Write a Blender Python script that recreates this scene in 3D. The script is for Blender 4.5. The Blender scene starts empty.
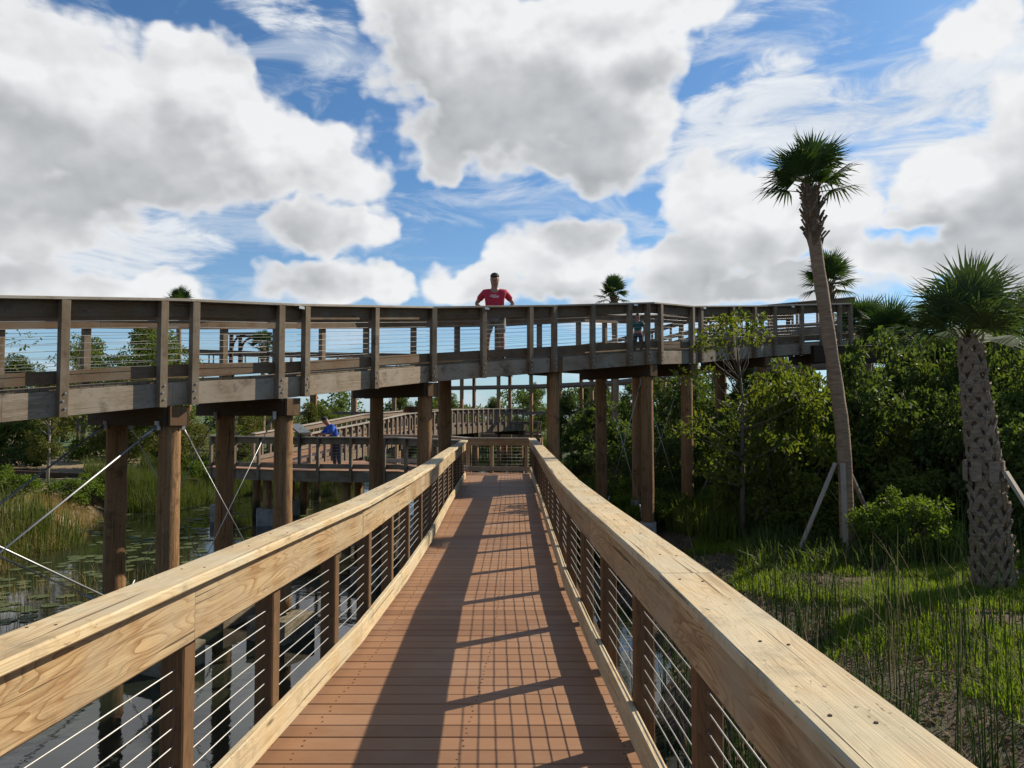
import bpy, math, random
import numpy as np
from mathutils import Vector, Matrix
random.seed(11)
rng = np.random.default_rng(11)
S = bpy.context.scene
COL = S.collection
R = math.radians
WATER = -1.75

# ------------------------------------------------------------------ helpers
def tag(o, label=None, cat=None, group=None, kind=None):
    if label: o['label'] = label
    if cat: o['category'] = cat
    if group: o['group'] = group
    if kind: o['kind'] = kind
    return o

def empty(name, loc, label=None, cat=None, group=None, rz=0.0):
    o = bpy.data.objects.new(name, None)
    COL.objects.link(o)
    o.empty_display_size = 0.2
    o.location = loc
    o.rotation_euler = (0, 0, rz)
    return tag(o, label, cat, group)

def link(name, me, parent=None):
    o = bpy.data.objects.new(name, me)
    COL.objects.link(o)
    if parent is not None:
        o.parent = parent
    return o

def wparent(o, parent):
    """parent keeping world placement (all built meshes are in world coordinates)"""
    p = parent
    off = Vector((0, 0, 0))
    while p is not None:
        off += p.location
        p = p.parent
    o.parent = parent
    o.location = o.location - off
    return o

def copy_tree(o, parent=None):
    c = o.copy()
    COL.objects.link(c)
    c.parent = parent
    for ch in list(o.children):
        copy_tree(ch, c)
    return c

def V(*a): return Vector(a)

class MB:
    """collects swept boards, tubes and boxes with a grain UV (metres along, metres around)"""
    def __init__(s):
        s.v, s.f, s.uv, s.sm, s.mi = [], [], [], [], []
    def loft(s, rings, caps=True, smooth=False, closed=True, mi=0):
        base = len(s.v); n = len(rings[0])
        ou, ov = random.uniform(0, 60), random.uniform(0, 60)
        us = [0.0]
        for a, b in zip(rings, rings[1:]):
            ca = sum(a, Vector()) / n; cb = sum(b, Vector()) / n
            us.append(us[-1] + (cb - ca).length)
        vs = [0.0]
        for k in range(n):
            vs.append(vs[-1] + (rings[0][(k + 1) % n] - rings[0][k]).length)
        for r in rings: s.v.extend([tuple(p) for p in r])
        for i in range(len(rings) - 1):
            for k in range(n if closed else n - 1):
                k2 = (k + 1) % n
                s.f.append((base + i*n + k, base + i*n + k2, base + (i+1)*n + k2, base + (i+1)*n + k))
                s.uv.extend([(us[i]+ou, vs[k]+ov), (us[i]+ou, vs[k+1]+ov), (us[i+1]+ou, vs[k+1]+ov), (us[i+1]+ou, vs[k]+ov)])
                s.sm.append(smooth); s.mi.append(mi)
        if caps:
            for r, rev in ((0, True), (len(rings) - 1, False)):
                idx = [base + r*n + k for k in range(n)]
                pts = rings[r]
                c = sum(pts, Vector()) / n
                e = (pts[1 % n] - pts[0]).normalized() if (pts[1 % n] - pts[0]).length > 1e-6 else V(1, 0, 0)
                if rev: idx = idx[::-1]; pts = pts[::-1]
                s.f.append(tuple(idx))
                for p in pts:
                    d = p - c
                    s.uv.append((ou + 30 + d.dot(e)*.15, ov + 30 + d.length))
                s.sm.append(False); s.mi.append(mi)
    def section(s, c, side, up, w, h, ch):
        a, b = w / 2, h / 2
        if ch <= 0:
            q = [(-a, -b), (a, -b), (a, b), (-a, b)]
        else:
            q = [(-a+ch, -b), (a-ch, -b), (a, -b+ch), (a, b-ch), (a-ch, b), (-a+ch, b), (-a, b-ch), (-a, -b+ch)]
        return [c + side * x + up * y for x, y in q]
    def board(s, pts, w, h, ch=0.004, side=None, up=V(0, 0, 1), sub=0, warp=0.0, mi=0):
        """board along pts; w across (side), h along up"""
        pts = [Vector(p) for p in pts]
        if sub and len(pts) == 2:
            pts = [pts[0].lerp(pts[1], i / (sub + 1)) for i in range(sub + 2)]
        rings = []
        ph, am = random.uniform(0, 6), warp
        for i, p in enumerate(pts):
            t = (pts[min(i+1, len(pts)-1)] - pts[max(i-1, 0)]).normalized()
            sd = side if side is not None else t.cross(up).normalized()
            u2 = sd.cross(t).normalized() if side is None else up
            off = sd * (am * math.sin(ph + i * 1.3)) + u2 * (am * .6 * math.cos(ph * 2 + i * 1.7))
            rings.append(s.section(p + off, sd, u2, w, h, ch))
        s.loft(rings, mi=mi)
    def box(s, c, sx, sy, sz, rz=0.0, ch=0.004, mi=0):
        c = Vector(c)
        side = V(math.cos(rz), math.sin(rz), 0); fw = V(-math.sin(rz), math.cos(rz), 0)
        r0 = s.section(c - V(0, 0, sz/2), side, fw, sx, sy, ch)
        r1 = s.section(c + V(0, 0, sz/2), side, fw, sx, sy, ch)
        s.loft([r0, r1], mi=mi)
    def tube(s, pts, rad, n=8, caps=True, smooth=True, wob=0.0, mi=0):
        pts = [Vector(p) for p in pts]
        if not hasattr(rad, '__len__'): rad = [rad] * len(pts)
        rings = []
        ref = None
        for i, p in enumerate(pts):
            t = (pts[min(i+1, len(pts)-1)] - pts[max(i-1, 0)])
            t = t.normalized() if t.length > 1e-9 else V(0, 0, 1)
            if ref is None:
                ref = t.orthogonal().normalized()
            ref = (ref - t * ref.dot(t))
            ref = ref.normalized() if ref.length > 1e-6 else t.orthogonal().normalized()
            b = t.cross(ref)
            r = rad[i]
            ring = []
            for k in range(n):
                a = 2 * math.pi * k / n
                rr = r * (1 + random.uniform(-wob, wob))
                ring.append(p + ref * math.cos(a) * rr + b * math.sin(a) * rr)
            rings.append(ring)
        s.loft(rings, caps=caps, smooth=smooth, mi=mi)
    def build(s, name, mats, parent=None, world=True):
        me = bpy.data.meshes.new(name)
        me.from_pydata(s.v, [], s.f)
        if not isinstance(mats, (list, tuple)): mats = [mats]
        for m in mats: me.materials.append(m)
        uvl = me.uv_layers.new(name='UVMap')
        uvl.data.foreach_set('uv', np.array(s.uv, dtype=np.float32).ravel())
        me.polygons.foreach_set('use_smooth', s.sm)
        me.polygons.foreach_set('material_index', s.mi)
        me.update()
        o = link(name, me)
        if parent is not None:
            if world: wparent(o, parent)
            else: o.parent = parent
        return o

# ------------------------------------------------------------------ materials
def newmat(name):
    m = bpy.data.materials.new(name); m.use_nodes = True
    nt = m.node_tree
    return m, nt, nt.nodes, nt.links, nt.nodes['Principled BSDF']

def nd(nt, typ, **kw):
    n = nt.nodes.new(typ)
    for k, v in kw.items():
        if k.startswith('_'): n.inputs[k[1:]].default_value = v
        else: setattr(n, k, v)
    return n

def math_(nt, op, a, b=None, c=None, clamp=False):
    n = nt.nodes.new('ShaderNodeMath'); n.operation = op; n.use_clamp = clamp
    for i, x in enumerate((a, b, c)):
        if x is None: continue
        if isinstance(x, (int, float)): n.inputs[i].default_value = x
        else: nt.links.new(x, n.inputs[i])
    return n.outputs[0]

def mapr(nt, x, a, b, c=0.0, d=1.0, smooth=False):
    n = nt.nodes.new('ShaderNodeMapRange')
    if smooth: n.interpolation_type = 'SMOOTHSTEP'
    nt.links.new(x, n.inputs[0])
    for i, v in enumerate((a, b, c, d)): n.inputs[i+1].default_value = v
    return n.outputs[0]

def mix(nt, f, a, b, blend='MIX'):
    n = nt.nodes.new('ShaderNodeMix'); n.data_type = 'RGBA'; n.blend_type = blend
    if isinstance(f, (int, float)): n.inputs[0].default_value = f
    else: nt.links.new(f, n.inputs[0])
    for i, x in ((6, a), (7, b)):
        if isinstance(x, tuple): n.inputs[i].default_value = (*x[:3], 1)
        else: nt.links.new(x, n.inputs[i])
    return n.outputs[2]

def noise(nt, vec, scale, detail=4, rough=.5, dist=0.0, dim='3D'):
    n = nt.nodes.new('ShaderNodeTexNoise'); n.noise_dimensions = dim
    n.inputs['Scale'].default_value = scale; n.inputs['Detail'].default_value = detail
    n.inputs['Roughness'].default_value = rough; n.inputs['Distortion'].default_value = dist
    if vec is not None: nt.links.new(vec, n.inputs['Vector'])
    return n.outputs['Fac']

def mapping(nt, vec, sc=(1, 1, 1), loc=(0, 0, 0)):
    n = nt.nodes.new('ShaderNodeMapping')
    n.inputs['Scale'].default_value = sc; n.inputs['Location'].default_value = loc
    nt.links.new(vec, n.inputs['Vector'])
    return n.outputs[0]

def wood(name, light, mid, dark, rough=.75, stain=(.1, .08, .06), stain_amt=.35, grey=None, bump=.25, ringf=9.0, pile=False, streak=0.0, nails=False, wetline=False):
    m, nt, N, L, P = newmat(name)
    uv = nd(nt, 'ShaderNodeUVMap').outputs[0]
    tc = nd(nt, 'ShaderNodeTexCoord')
    # contour-line grain: rings of a stretched noise field
    fld = noise(nt, mapping(nt, uv, (1.0 if not pile else 1.6, 7.0, 1)), 1.1, 2, .45, .25 if not pile else .9)
    ring = math_(nt, 'FRACT', math_(nt, 'MULTIPLY', fld, ringf))
    ring = math_(nt, 'POWER', ring, 2.2)
    fine = noise(nt, mapping(nt, uv, (4.0, 160.0, 1)), 1.0, 4, .65)
    med = noise(nt, mapping(nt, uv, (1.3, 22.0, 1)), 1.0, 4, .6)
    tone = noise(nt, mapping(nt, uv, (.11, .11, 1)), 1.0, 0, .5)
    c = mix(nt, mapr(nt, ring, .15, .95), light, mid)
    c = mix(nt, mapr(nt, med, .42, .72), c, mid)
    c = mix(nt, mapr(nt, fine, .5, .8, 0, .65), c, dark)
    c = mix(nt, mapr(nt, tone, .3, .7, 0, .55), c, tuple(x * .78 for x in mid))
    if grey is not None:
        g = noise(nt, tc.outputs['Object'], 2.3, 5, .6)
        c = mix(nt, mapr(nt, g, .38, .64, 0, .85), c, grey)
    st = noise(nt, mapping(nt, tc.outputs['Object'], (1, 1, 1), (7, 3, 1)), 3.7, 6, .68)
    c = mix(nt, mapr(nt, st, .56, .74, 0, stain_amt), c, stain)
    if streak:
        sk = noise(nt, mapping(nt, uv, (.8, 15.0, 1), (11, 5, 0)), 1.0, 5, .62, .3)
        c = mix(nt, mapr(nt, sk, .57, .72, 0, streak), c, tuple(x * .75 for x in dark))
        gs = noise(nt, tc.outputs['Object'], 1.1, 5, .7)
        c = mix(nt, mapr(nt, gs, .55, .70, 0, .45), c, (.30, .29, .19))
    if wetline:
        gpos = nd(nt, 'ShaderNodeNewGeometry'); sz = nd(nt, 'ShaderNodeSeparateXYZ'); L.new(gpos.outputs['Position'], sz.inputs[0])
        wn_ = noise(nt, tc.outputs['Object'], 5.0, 4, .6)
        wl = mapr(nt, math_(nt, 'ADD', sz.outputs[2], math_(nt, 'MULTIPLY', wn_, -.55)), WATER + .0, WATER + .30, 1, 0)
        c = mix(nt, math_(nt, 'MULTIPLY', wl, .85), c, (.045, .045, .022))
    if nails:
        nv = nd(nt, 'ShaderNodeTexVoronoi', voronoi_dimensions='2D'); L.new(mapping(nt, uv, (2.6, 9.0, 1)), nv.inputs['Vector']); nv.inputs['Scale'].default_value = 1.0; nv.inputs['Randomness'].default_value = .8
        sv = nd(nt, 'ShaderNodeSeparateXYZ'); 
        nm_ = noise(nt, mapping(nt, uv, (30, 60, 1)), 1.0, 3, .6)
        c = mix(nt, math_(nt, 'MULTIPLY', mapr(nt, nm_, .63, .66, 0, 1), mapr(nt, noise(nt, tc.outputs['Object'], 2.0, 2, .5), .5, .62, 0, .8)), c, (.10, .06, .035))
    vo = nd(nt, 'ShaderNodeTexVoronoi'); L.new(mapping(nt, uv, (1.1, 5.0, 1)), vo.inputs['Vector']); vo.inputs['Scale'].default_value = 1.0
    kn = mapr(nt, vo.outputs['Distance'], .035, .085, 1, 0, True)
    c = mix(nt, math_(nt, 'MULTIPLY', kn, .8), c, tuple(x * .35 for x in dark))
    # drying checks: thin dark splits along the grain
    ck = noise(nt, mapping(nt, uv, (.9, 55.0, 1), (3, 9, 0)), 1.0, 2, .5)
    ckm = mapr(nt, ck, .70 if not (pile or streak) else .645, .74 if not (pile or streak) else .69, 0, 1)
    c = mix(nt, math_(nt, 'MULTIPLY', ckm, .75), c, tuple(x * .3 for x in dark))
    L.new(c, P.inputs['Base Color'])
    P.inputs['Roughness'].default_value = rough
    P.inputs['Specular IOR Level'].default_value = .25
    h = math_(nt, 'SUBTRACT', math_(nt, 'ADD', math_(nt, 'MULTIPLY', ring, .35), fine), math_(nt, 'MULTIPLY', ckm, 1.6))
    b = nd(nt, 'ShaderNodeBump', _Strength=bump, _Distance=.004)
    L.new(h, b.inputs['Height']); L.new(b.outputs[0], P.inputs['Normal'])
    return m

M = {}
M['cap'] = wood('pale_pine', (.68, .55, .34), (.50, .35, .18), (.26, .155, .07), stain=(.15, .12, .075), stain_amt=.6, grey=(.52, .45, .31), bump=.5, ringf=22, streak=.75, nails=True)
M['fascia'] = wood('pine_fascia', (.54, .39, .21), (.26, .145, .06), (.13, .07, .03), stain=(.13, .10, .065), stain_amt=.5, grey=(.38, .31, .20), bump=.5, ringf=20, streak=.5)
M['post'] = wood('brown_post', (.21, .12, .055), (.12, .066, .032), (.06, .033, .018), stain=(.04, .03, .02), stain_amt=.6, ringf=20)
M['weath'] = wood('weathered_pine', (.22, .158, .095), (.13, .09, .052), (.06, .043, .028), stain=(.035, .027, .018), stain_amt=.85, grey=(.23, .19, .14), bump=.4, ringf=18)
M['weathgrey'] = wood('grey_stringer', (.36, .285, .20), (.20, .15, .10), (.09, .068, .048), stain=(.05, .04, .028), stain_amt=.9, grey=(.34, .29, .225), bump=.45, ringf=20)
M['upfascia'] = wood('brown_fascia', (.20, .12, .06), (.11, .066, .033), (.035, .022, .012), stain=(.035, .025, .016), stain_amt=.8, grey=(.15, .12, .085), bump=.4, ringf=18)
M['weathcap'] = wood('weathered_cap', (.42, .37, .29), (.26, .215, .16), (.14, .11, .08), stain=(.09, .075, .055), stain_amt=.6, grey=(.36, .33, .285))
M['pile'] = wood('round_pile', (.44, .25, .115), (.21, .115, .05), (.055, .03, .015), stain=(.025, .017, .011), stain_amt=.9, bump=1.3, ringf=30, pile=True, wetline=True)
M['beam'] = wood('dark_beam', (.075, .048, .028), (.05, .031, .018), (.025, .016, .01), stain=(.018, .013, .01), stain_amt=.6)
M['far'] = wood('far_timber', (.24, .19, .145), (.18, .135, .10), (.11, .08, .06), stain=(.10, .08, .06), stain_amt=.4)

def composite_mat():
    m, nt, N, L, P = newmat('composite_decking')
    uv = nd(nt, 'ShaderNodeUVMap').outputs[0]
    tc = nd(nt, 'ShaderNodeTexCoord')
    isl = nd(nt, 'ShaderNodeNewGeometry').outputs['Random Per Island']
    s = noise(nt, mapping(nt, uv, (3.0, 120.0, 1)), 1.0, 4, .6)
    d = noise(nt, tc.outputs['Object'], 1.4, 6, .65)
    c = mix(nt, mapr(nt, isl, 0, 1), (.215, .108, .052), (.345, .185, .095))
    c = mix(nt, mapr(nt, s, .4, .75, 0, .45), c, (.18, .085, .045))
    c = mix(nt, mapr(nt, d, .48, .75, 0, .5), c, (.36, .24, .16))
    d2 = noise(nt, tc.outputs['Object'], 9, 5, .7)
    c = mix(nt, mapr(nt, d2, .62, .78, 0, .45), c, (.13, .075, .05))
    L.new(c, P.inputs['Base Color']); P.inputs['Roughness'].default_value = .62
    P.inputs['Specular IOR Level'].default_value = .35
    b = nd(nt, 'ShaderNodeBump', _Strength=.25, _Distance=.002)
    L.new(s, b.inputs['Height']); L.new(b.outputs[0], P.inputs['Normal'])
    return m
M['deck'] = composite_mat()

def plain(name, col, rough=.6, metal=0.0, var=.25, scale=8.0, bump=0.0):
    m, nt, N, L, P = newmat(name)
    tc = nd(nt, 'ShaderNodeTexCoord')
    n = noise(nt, tc.outputs['Object'], scale, 5, .6)
    c = mix(nt, mapr(nt, n, .35, .7), col, tuple(x * (1 - var) for x in col))
    L.new(c, P.inputs['Base Color']); P.inputs['Roughness'].default_value = rough; P.inputs['Metallic'].default_value = metal
    if bump:
        b = nd(nt, 'ShaderNodeBump', _Strength=bump, _Distance=.01)
        L.new(n, b.inputs['Height']); L.new(b.outputs[0], P.inputs['Normal'])
    return m
M['cable'] = plain('steel_cable', (.42, .41, .39), .5, .6, .3)
M['rod'] = plain('galvanised_rod', (.42, .43, .43), .45, .7, .3)
M['bolt'] = plain('bolt_steel', (.5, .49, .47), .4, 1.0)
M['rust'] = plain('rusty_steel', (.07, .035, .02), .7, .3)
M['concrete'] = plain('concrete', (.40, .375, .33), .85, 0, .45, 5, .5)
M['mossy'] = plain('mossy_concrete', (.24, .20, .13), .9, 0, .6, 6, .6)
M['black'] = plain('black_metal', (.02, .02, .022), .35, 0, .2)
M['signface'] = plain('sign_face', (.07, .08, .08), .3, 0, .4)
M['skin'] = plain('skin', (.34, .17, .11), .5, 0, .12, 30)
M['red'] = plain('red_cotton', (.52, .02, .05), .8, 0, .3, 25, .3)
M['greycloth'] = plain('grey_cotton', (.30, .30, .29), .85, 0, .25, 25, .3)
M['darkcloth'] = plain('dark_denim', (.025, .03, .045), .85, 0, .25, 25)
M['blue'] = plain('blue_cotton', (.015, .10, .50), .8, 0, .25, 25, .3)
M['green'] = plain('teal_cotton', (.015, .09, .075), .8, 0, .25, 25, .3)
M['capblack'] = plain('black_cap', (.015, .015, .016), .8)
M['hair'] = plain('dark_hair', (.03, .02, .012), .6)
M['white'] = plain('white_print', (.7, .68, .68), .8)
M['shoe'] = plain('shoe', (.12, .12, .12), .6)
M['prop'] = wood('grey_lumber', (.46, .40, .32), (.36, .30, .23), (.2, .16, .12), stain=(.1, .09, .08), stain_amt=.6)
M['roof'] = plain('shelter_roof', (.07, .06, .055), .8)

def leafmat(name, a, b, trans=.35, rough=.5, c3=None):
    m, nt, N, L, P = newmat(name)
    g = nd(nt, 'ShaderNodeNewGeometry')
    oi = nd(nt, 'ShaderNodeObjectInfo')
    tc = nd(nt, 'ShaderNodeTexCoord')
    big = noise(nt, tc.outputs['Object'], 1.3, 3, .6)
    c = mix(nt, g.outputs['Random Per Island'], a, b)
    c = mix(nt, mapr(nt, big, .4, .65, 0, .6), c, b if c3 is None else c3)
    c = mix(nt, mapr(nt, oi.outputs['Random'], 0, 1, 0, .3), c, tuple(x * .6 for x in a))
    L.new(c, P.inputs['Base Color']); P.inputs['Roughness'].default_value = rough + .1
    P.inputs['Specular IOR Level'].default_value = .22
    t = nd(nt, 'ShaderNodeBsdfTranslucent'); 
    ct = mix(nt, 1.0, c, (1.25, 1.35, .55), 'MULTIPLY'); L.new(ct, t.inputs['Color'])
    mx = nd(nt, 'ShaderNodeMixShader'); mx.inputs[0].default_value = trans
    L.new(P.outputs[0], mx.inputs[1]); L.new(t.outputs[0], mx.inputs[2])
    L.new(mx.outputs[0], nt.nodes['Material Output'].inputs['Surface'])
    return m
M['leaf_dark'] = leafmat('leaf_dark_green', (.062, .098, .026), (.105, .135, .036), .45)
M['leaf_mid'] = leafmat('leaf_mid_green', (.08, .12, .022), (.14, .17, .035), .45)
M['leaf_bright'] = leafmat('leaf_bright_green', (.085, .14, .018), (.14, .19, .03), .45)
M['leaf_spring'] = leafmat('leaf_spring', (.08, .12, .02), (.16, .17, .03), .5)
M['leaf_yellow'] = leafmat('leaf_yellow_green', (.12, .15, .025), (.19, .19, .04), .4)
M['leaf_cypress'] = leafmat('leaf_cypress', (.075, .105, .018), (.14, .14, .025), .35, c3=(.17, .13, .03))
M['palm'] = leafmat('palm_leaf', (.035, .07, .022), (.06, .10, .03), .25, .6)
M['palm_l'] = leafmat('palm_leaf_light', (.045, .08, .03), (.085, .12, .05), .25, .6)
M['grass'] = leafmat('grass_blade', (.12, .18, .014), (.21, .27, .03), .5)
M['reed'] = leafmat('rush_green', (.04, .085, .018), (.08, .125, .03), .3)
M['reedleaf'] = leafmat('bank_reed', (.065, .095, .02), (.12, .14, .035), .35)
M['dry'] = leafmat('dry_grass', (.36, .26, .12), (.26, .17, .075), .35, c3=(.30, .24, .10))
M['dead'] = leafmat('dead_stalk', (.32, .25, .13), (.42, .34, .19), .2)
M['pad'] = leafmat('lily_pad', (.05, .085, .02), (.10, .115, .035), .1, .35)
M['litter'] = leafmat('leaf_litter', (.14, .085, .045), (.24, .16, .09), .05, .8)

def barkmat(name, a, b, sc=(14, 14, 3)):
    m, nt, N, L, P = newmat(name)
    tc = nd(nt, 'ShaderNodeTexCoord')
    n = noise(nt, mapping(nt, tc.outputs['Object'], sc), 1.0, 6, .65)
    n2 = noise(nt, tc.outputs['Object'], 1.7, 3, .6)
    c = mix(nt, mapr(nt, n, .35, .68), a, b)
    c = mix(nt, mapr(nt, n2, .5, .7, 0, .5), c, tuple(x * .65 for x in a))
    L.new(c, P.inputs['Base Color']); P.inputs['Roughness'].default_value = .9
    bp = nd(nt, 'ShaderNodeBump', _Strength=.8, _Distance=.02)
    L.new(n, bp.inputs['Height']); L.new(bp.outputs[0], P.inputs['Normal'])
    return m
M['bark'] = barkmat('bark_grey', (.17, .135, .10), (.09, .07, .05))
M['barkpale'] = barkmat('bark_pale', (.34, .30, .25), (.22, .18, .14))
M['palmbark'] = barkmat('palm_bark', (.36, .25, .16), (.18, .11, .065), (5, 5, 34))
M['boot'] = barkmat('palm_boot', (.38, .32, .25), (.20, .155, .115), (9, 9, 14))
M['bootpale'] = barkmat('palm_boot_pale', (.33, .255, .18), (.15, .11, .075), (9, 9, 30))
M['bootdark'] = barkmat('palm_boot_dark', (.20, .14, .09), (.09, .06, .04), (9, 9, 14))

# ------------------------------------------------------------------ world: Nishita sky with broken cumulus
SUN_AZ, SUN_EL = 58.0, 35.0     # degrees right of +Y, above the horizon
def pix_dir(u, v):
    f, p = 769.0, R(2.53)
    xc, yc = (u - 512) / f, (384 - v) / f
    d = V(xc, math.cos(p) - yc * math.sin(p), math.sin(p) + yc * math.cos(p))
    return math.atan2(d.x, d.y), math.atan2(d.z, math.hypot(d.x, d.y))

def build_world():
    w = bpy.data.worlds.new('World'); S.world = w; w.use_nodes = True
    w.cycles.sampling_method = 'MANUAL'; w.cycles.sample_map_resolution = 256
    nt = w.node_tree; L = nt.links
    for n in list(nt.nodes): nt.nodes.remove(n)
    out = nd(nt, 'ShaderNodeOutputWorld'); bg = nd(nt, 'ShaderNodeBackground'); L.new(bg.outputs[0], out.inputs[0])
    bg.inputs['Strength'].default_value = .084
    sky = nd(nt, 'ShaderNodeTexSky', sky_type='NISHITA', sun_disc=False, sun_elevation=R(SUN_EL), sun_rotation=R(SUN_AZ),
             air_density=1.0, dust_density=.6, ozone_density=2.2, altitude=10)
    # blobs (u, v, ru, rv, weight) read off the photograph, turned into compass direction and height
    B = [(-10, 110, 60, 100, 1), (50, 62, 45, 42, 1), (90, 140, 75, 80, 1.1), (165, 112, 62, 58, 1.05), (213, 95, 32, 34, .95), (250, 150, 80, 55, 1.1), (335, 172, 48, 46, 1),
         (190, 185, 105, 34, 1), (318, 232, 50, 36, 1.05), (10, 205, 75, 40, .8), (60, 288, 110, 22, .85), (130, 290, 45, 14, .8),
         (340, 293, 70, 20, .95), (430, 25, 75, 70, 1.15), (520, 65, 125, 82, 1.25), (600, 100, 80, 72, 1.15), (575, 160, 88, 30, 1), (460, 125, 80, 48, 1), (645, 120, 45, 42, .95), (655, 8, 70, 26, .85),
         (560, 258, 80, 36, 1.05), (488, 285, 58, 24, .95), (640, 292, 90, 20, .9), (770, 298, 130, 13, .75),
         (745, 240, 85, 42, 1.05), (690, 262, 60, 22, .8), (855, 222, 54, 52, 1), (905, 268, 50, 24, .95), (735, 190, 60, 36, .8), (800, 205, 45, 40, .85),
         (1008, 185, 62, 44, 1), (1015, 245, 58, 48, 1.1), (938, 228, 22, 13, .8), (968, 18, 42, 18, .8), (1120, 120, 90, 90, 1), (-110, 120, 110, 110, 1), (1150, 260, 80, 60, 1), (-90, 290, 80, 26, .8)]
    # thin streaky sheet at the upper right, veils at the left
    V_ = [(800, 110, 140, 42, .9), (930, 92, 130, 44, .95), (1010, 50, 80, 50, 1), (720, 150, 70, 45, .8), (950, 150, 90, 30, .6), (90, 245, 130, 36, .75), (20, 270, 80, 40, .8), (320, 60, 26, 55, .45), (262, 14, 60, 20, .5), (440, 190, 90, 30, .35), (780, 20, 90, 16, .3)]
    g = bpy.data.node_groups.new('cloud_density', 'ShaderNodeTree')
    g.interface.new_socket('P', in_out='INPUT', socket_type='NodeSocketVector')
    g.interface.new_socket('Dir', in_out='INPUT', socket_type='NodeSocketVector')
    g.interface.new_socket('D', in_out='OUTPUT', socket_type='NodeSocketFloat')
    gi = g.nodes.new('NodeGroupInput'); go = g.nodes.new('NodeGroupOutput')
    acc = None
    # domain warp so that outlines billow
    wn = g.nodes.new('ShaderNodeTexNoise'); wn.noise_dimensions = '2D'; wn.inputs['Scale'].default_value = 5.5; wn.inputs['Detail'].default_value = 4; wn.inputs['Roughness'].default_value = .55
    g.links.new(gi.outputs['P'], wn.inputs['Vector'])
    wv = g.nodes.new('ShaderNodeVectorMath'); wv.operation = 'MULTIPLY_ADD'
    g.links.new(wn.outputs['Color'], wv.inputs[0]); wv.inputs[1].default_value = (.16, .12, 0); wv.inputs[2].default_value = (-.08, -.06, 0)
    pv = g.nodes.new('ShaderNodeVectorMath'); pv.operation = 'ADD'
    g.links.new(gi.outputs['P'], pv.inputs[0]); g.links.new(wv.outputs[0], pv.inputs[1])
    def field(items):
        acc = None
        for (u, v, ru, rv, wt) in items:
            a, e = pix_dir(u, v)
            ia, ie = 769 / (ru * 1.15 * .93), 769 / (rv * 1.15 * .97)
            q = g.nodes.new('ShaderNodeVectorMath'); q.operation = 'MULTIPLY_ADD'
            g.links.new(pv.outputs[0], q.inputs[0]); q.inputs[1].default_value = (ia, ie, 0); q.inputs[2].default_value = (-a * ia, -e * ie, 0)
            dt = g.nodes.new('ShaderNodeVectorMath'); dt.operation = 'DOT_PRODUCT'
            g.links.new(q.outputs[0], dt.inputs[0]); g.links.new(q.outputs[0], dt.inputs[1])
            d = math_(g, 'MULTIPLY_ADD', dt.outputs['Value'], -wt, wt, clamp=False)
            if acc is None: acc = math_(g, 'MAXIMUM', d, -1.2)
            else: acc = math_(g, 'SMOOTH_MAX', acc, d, .25)
        return acc
    acc = field(B); veil = field(V_)
    # elsewhere round the sky (behind the camera) plain noise cloud
    nb = noise(g, gi.outputs['Dir'], 2.2, 3, .5)
    sp = g.nodes.new('ShaderNodeSeparateXYZ'); g.links.new(gi.outputs['P'], sp.inputs[0])
    away = mapr(g, math_(g, 'ABSOLUTE', sp.outputs[0]), .75, 1.1, 0, 1)
    hi = mapr(g, sp.outputs[1], .55, .75, 0, 1)
    away = math_(g, 'MAXIMUM', away, hi)
    nbm = mapr(g, nb, .50, .68, 0, 1)
    acc = math_(g, 'MAXIMUM', acc, math_(g, 'MULTIPLY_ADD', math_(g, 'MULTIPLY', away, nbm), 1.9, -1.0))
    g.interface.new_socket('L', in_out='OUTPUT', socket_type='NodeSocketFloat')
    st = g.nodes.new('ShaderNodeMapping'); st.inputs['Scale'].default_value = (1.0, 1.5, 1); st.inputs['Rotation'].default_value = (0, 0, R(-14))
    g.links.new(gi.outputs['P'], st.inputs['Vector'])
    f1 = noise(g, st.outputs[0], 6.5, 9, .60, .1, '2D')
    # cauliflower puffs at three sizes
    pf = None
    for sc_, w_ in ((8, .36), (19, .22), (45, .11)):
        vo = g.nodes.new('ShaderNodeTexVoronoi'); vo.voronoi_dimensions = '2D'; vo.feature = 'SMOOTH_F1'; vo.inputs['Scale'].default_value = sc_; vo.inputs['Smoothness'].default_value = .45
        vw = g.nodes.new('ShaderNodeVectorMath'); vw.operation = 'MULTIPLY_ADD'
        g.links.new(wn.outputs['Color'], vw.inputs[0]); vw.inputs[1].default_value = (.5 / sc_ * 2, .5 / sc_ * 2, 0); g.links.new(st.outputs[0], vw.inputs[2])
        g.links.new(vw.outputs[0], vo.inputs['Vector'])
        t_ = math_(g, 'MULTIPLY_ADD', vo.outputs['Distance'], -w_ * 2, w_)
        pf = t_ if pf is None else math_(g, 'ADD', pf, t_)
    acc = math_(g, 'MINIMUM', acc, 1.15)
    g.links.new(acc, go.inputs['L'])
    det = math_(g, 'ADD', math_(g, 'MULTIPLY', math_(g, 'SUBTRACT', f1, .5), 1.35), pf)
    g.links.new(det, go.inputs['D'])
    g.interface.new_socket('W', in_out='OUTPUT', socket_type='NodeSocketFloat')
    g.links.new(math_(g, 'MAXIMUM', veil, 0.0), go.inputs['W'])
    tc = nd(nt, 'ShaderNodeTexCoord')
    nrm = nd(nt, 'ShaderNodeVectorMath', operation='NORMALIZE'); L.new(tc.outputs['Generated'], nrm.inputs[0])
    s = nd(nt, 'ShaderNodeSeparateXYZ'); L.new(nrm.outputs[0], s.inputs[0])
    az = math_(nt, 'ARCTAN2', s.outputs[0], s.outputs[1])
    el = math_(nt, 'ARCSINE', s.outputs[2])
    P = nd(nt, 'ShaderNodeCombineXYZ'); L.new(az, P.inputs[0]); L.new(el, P.inputs[1])
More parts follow.
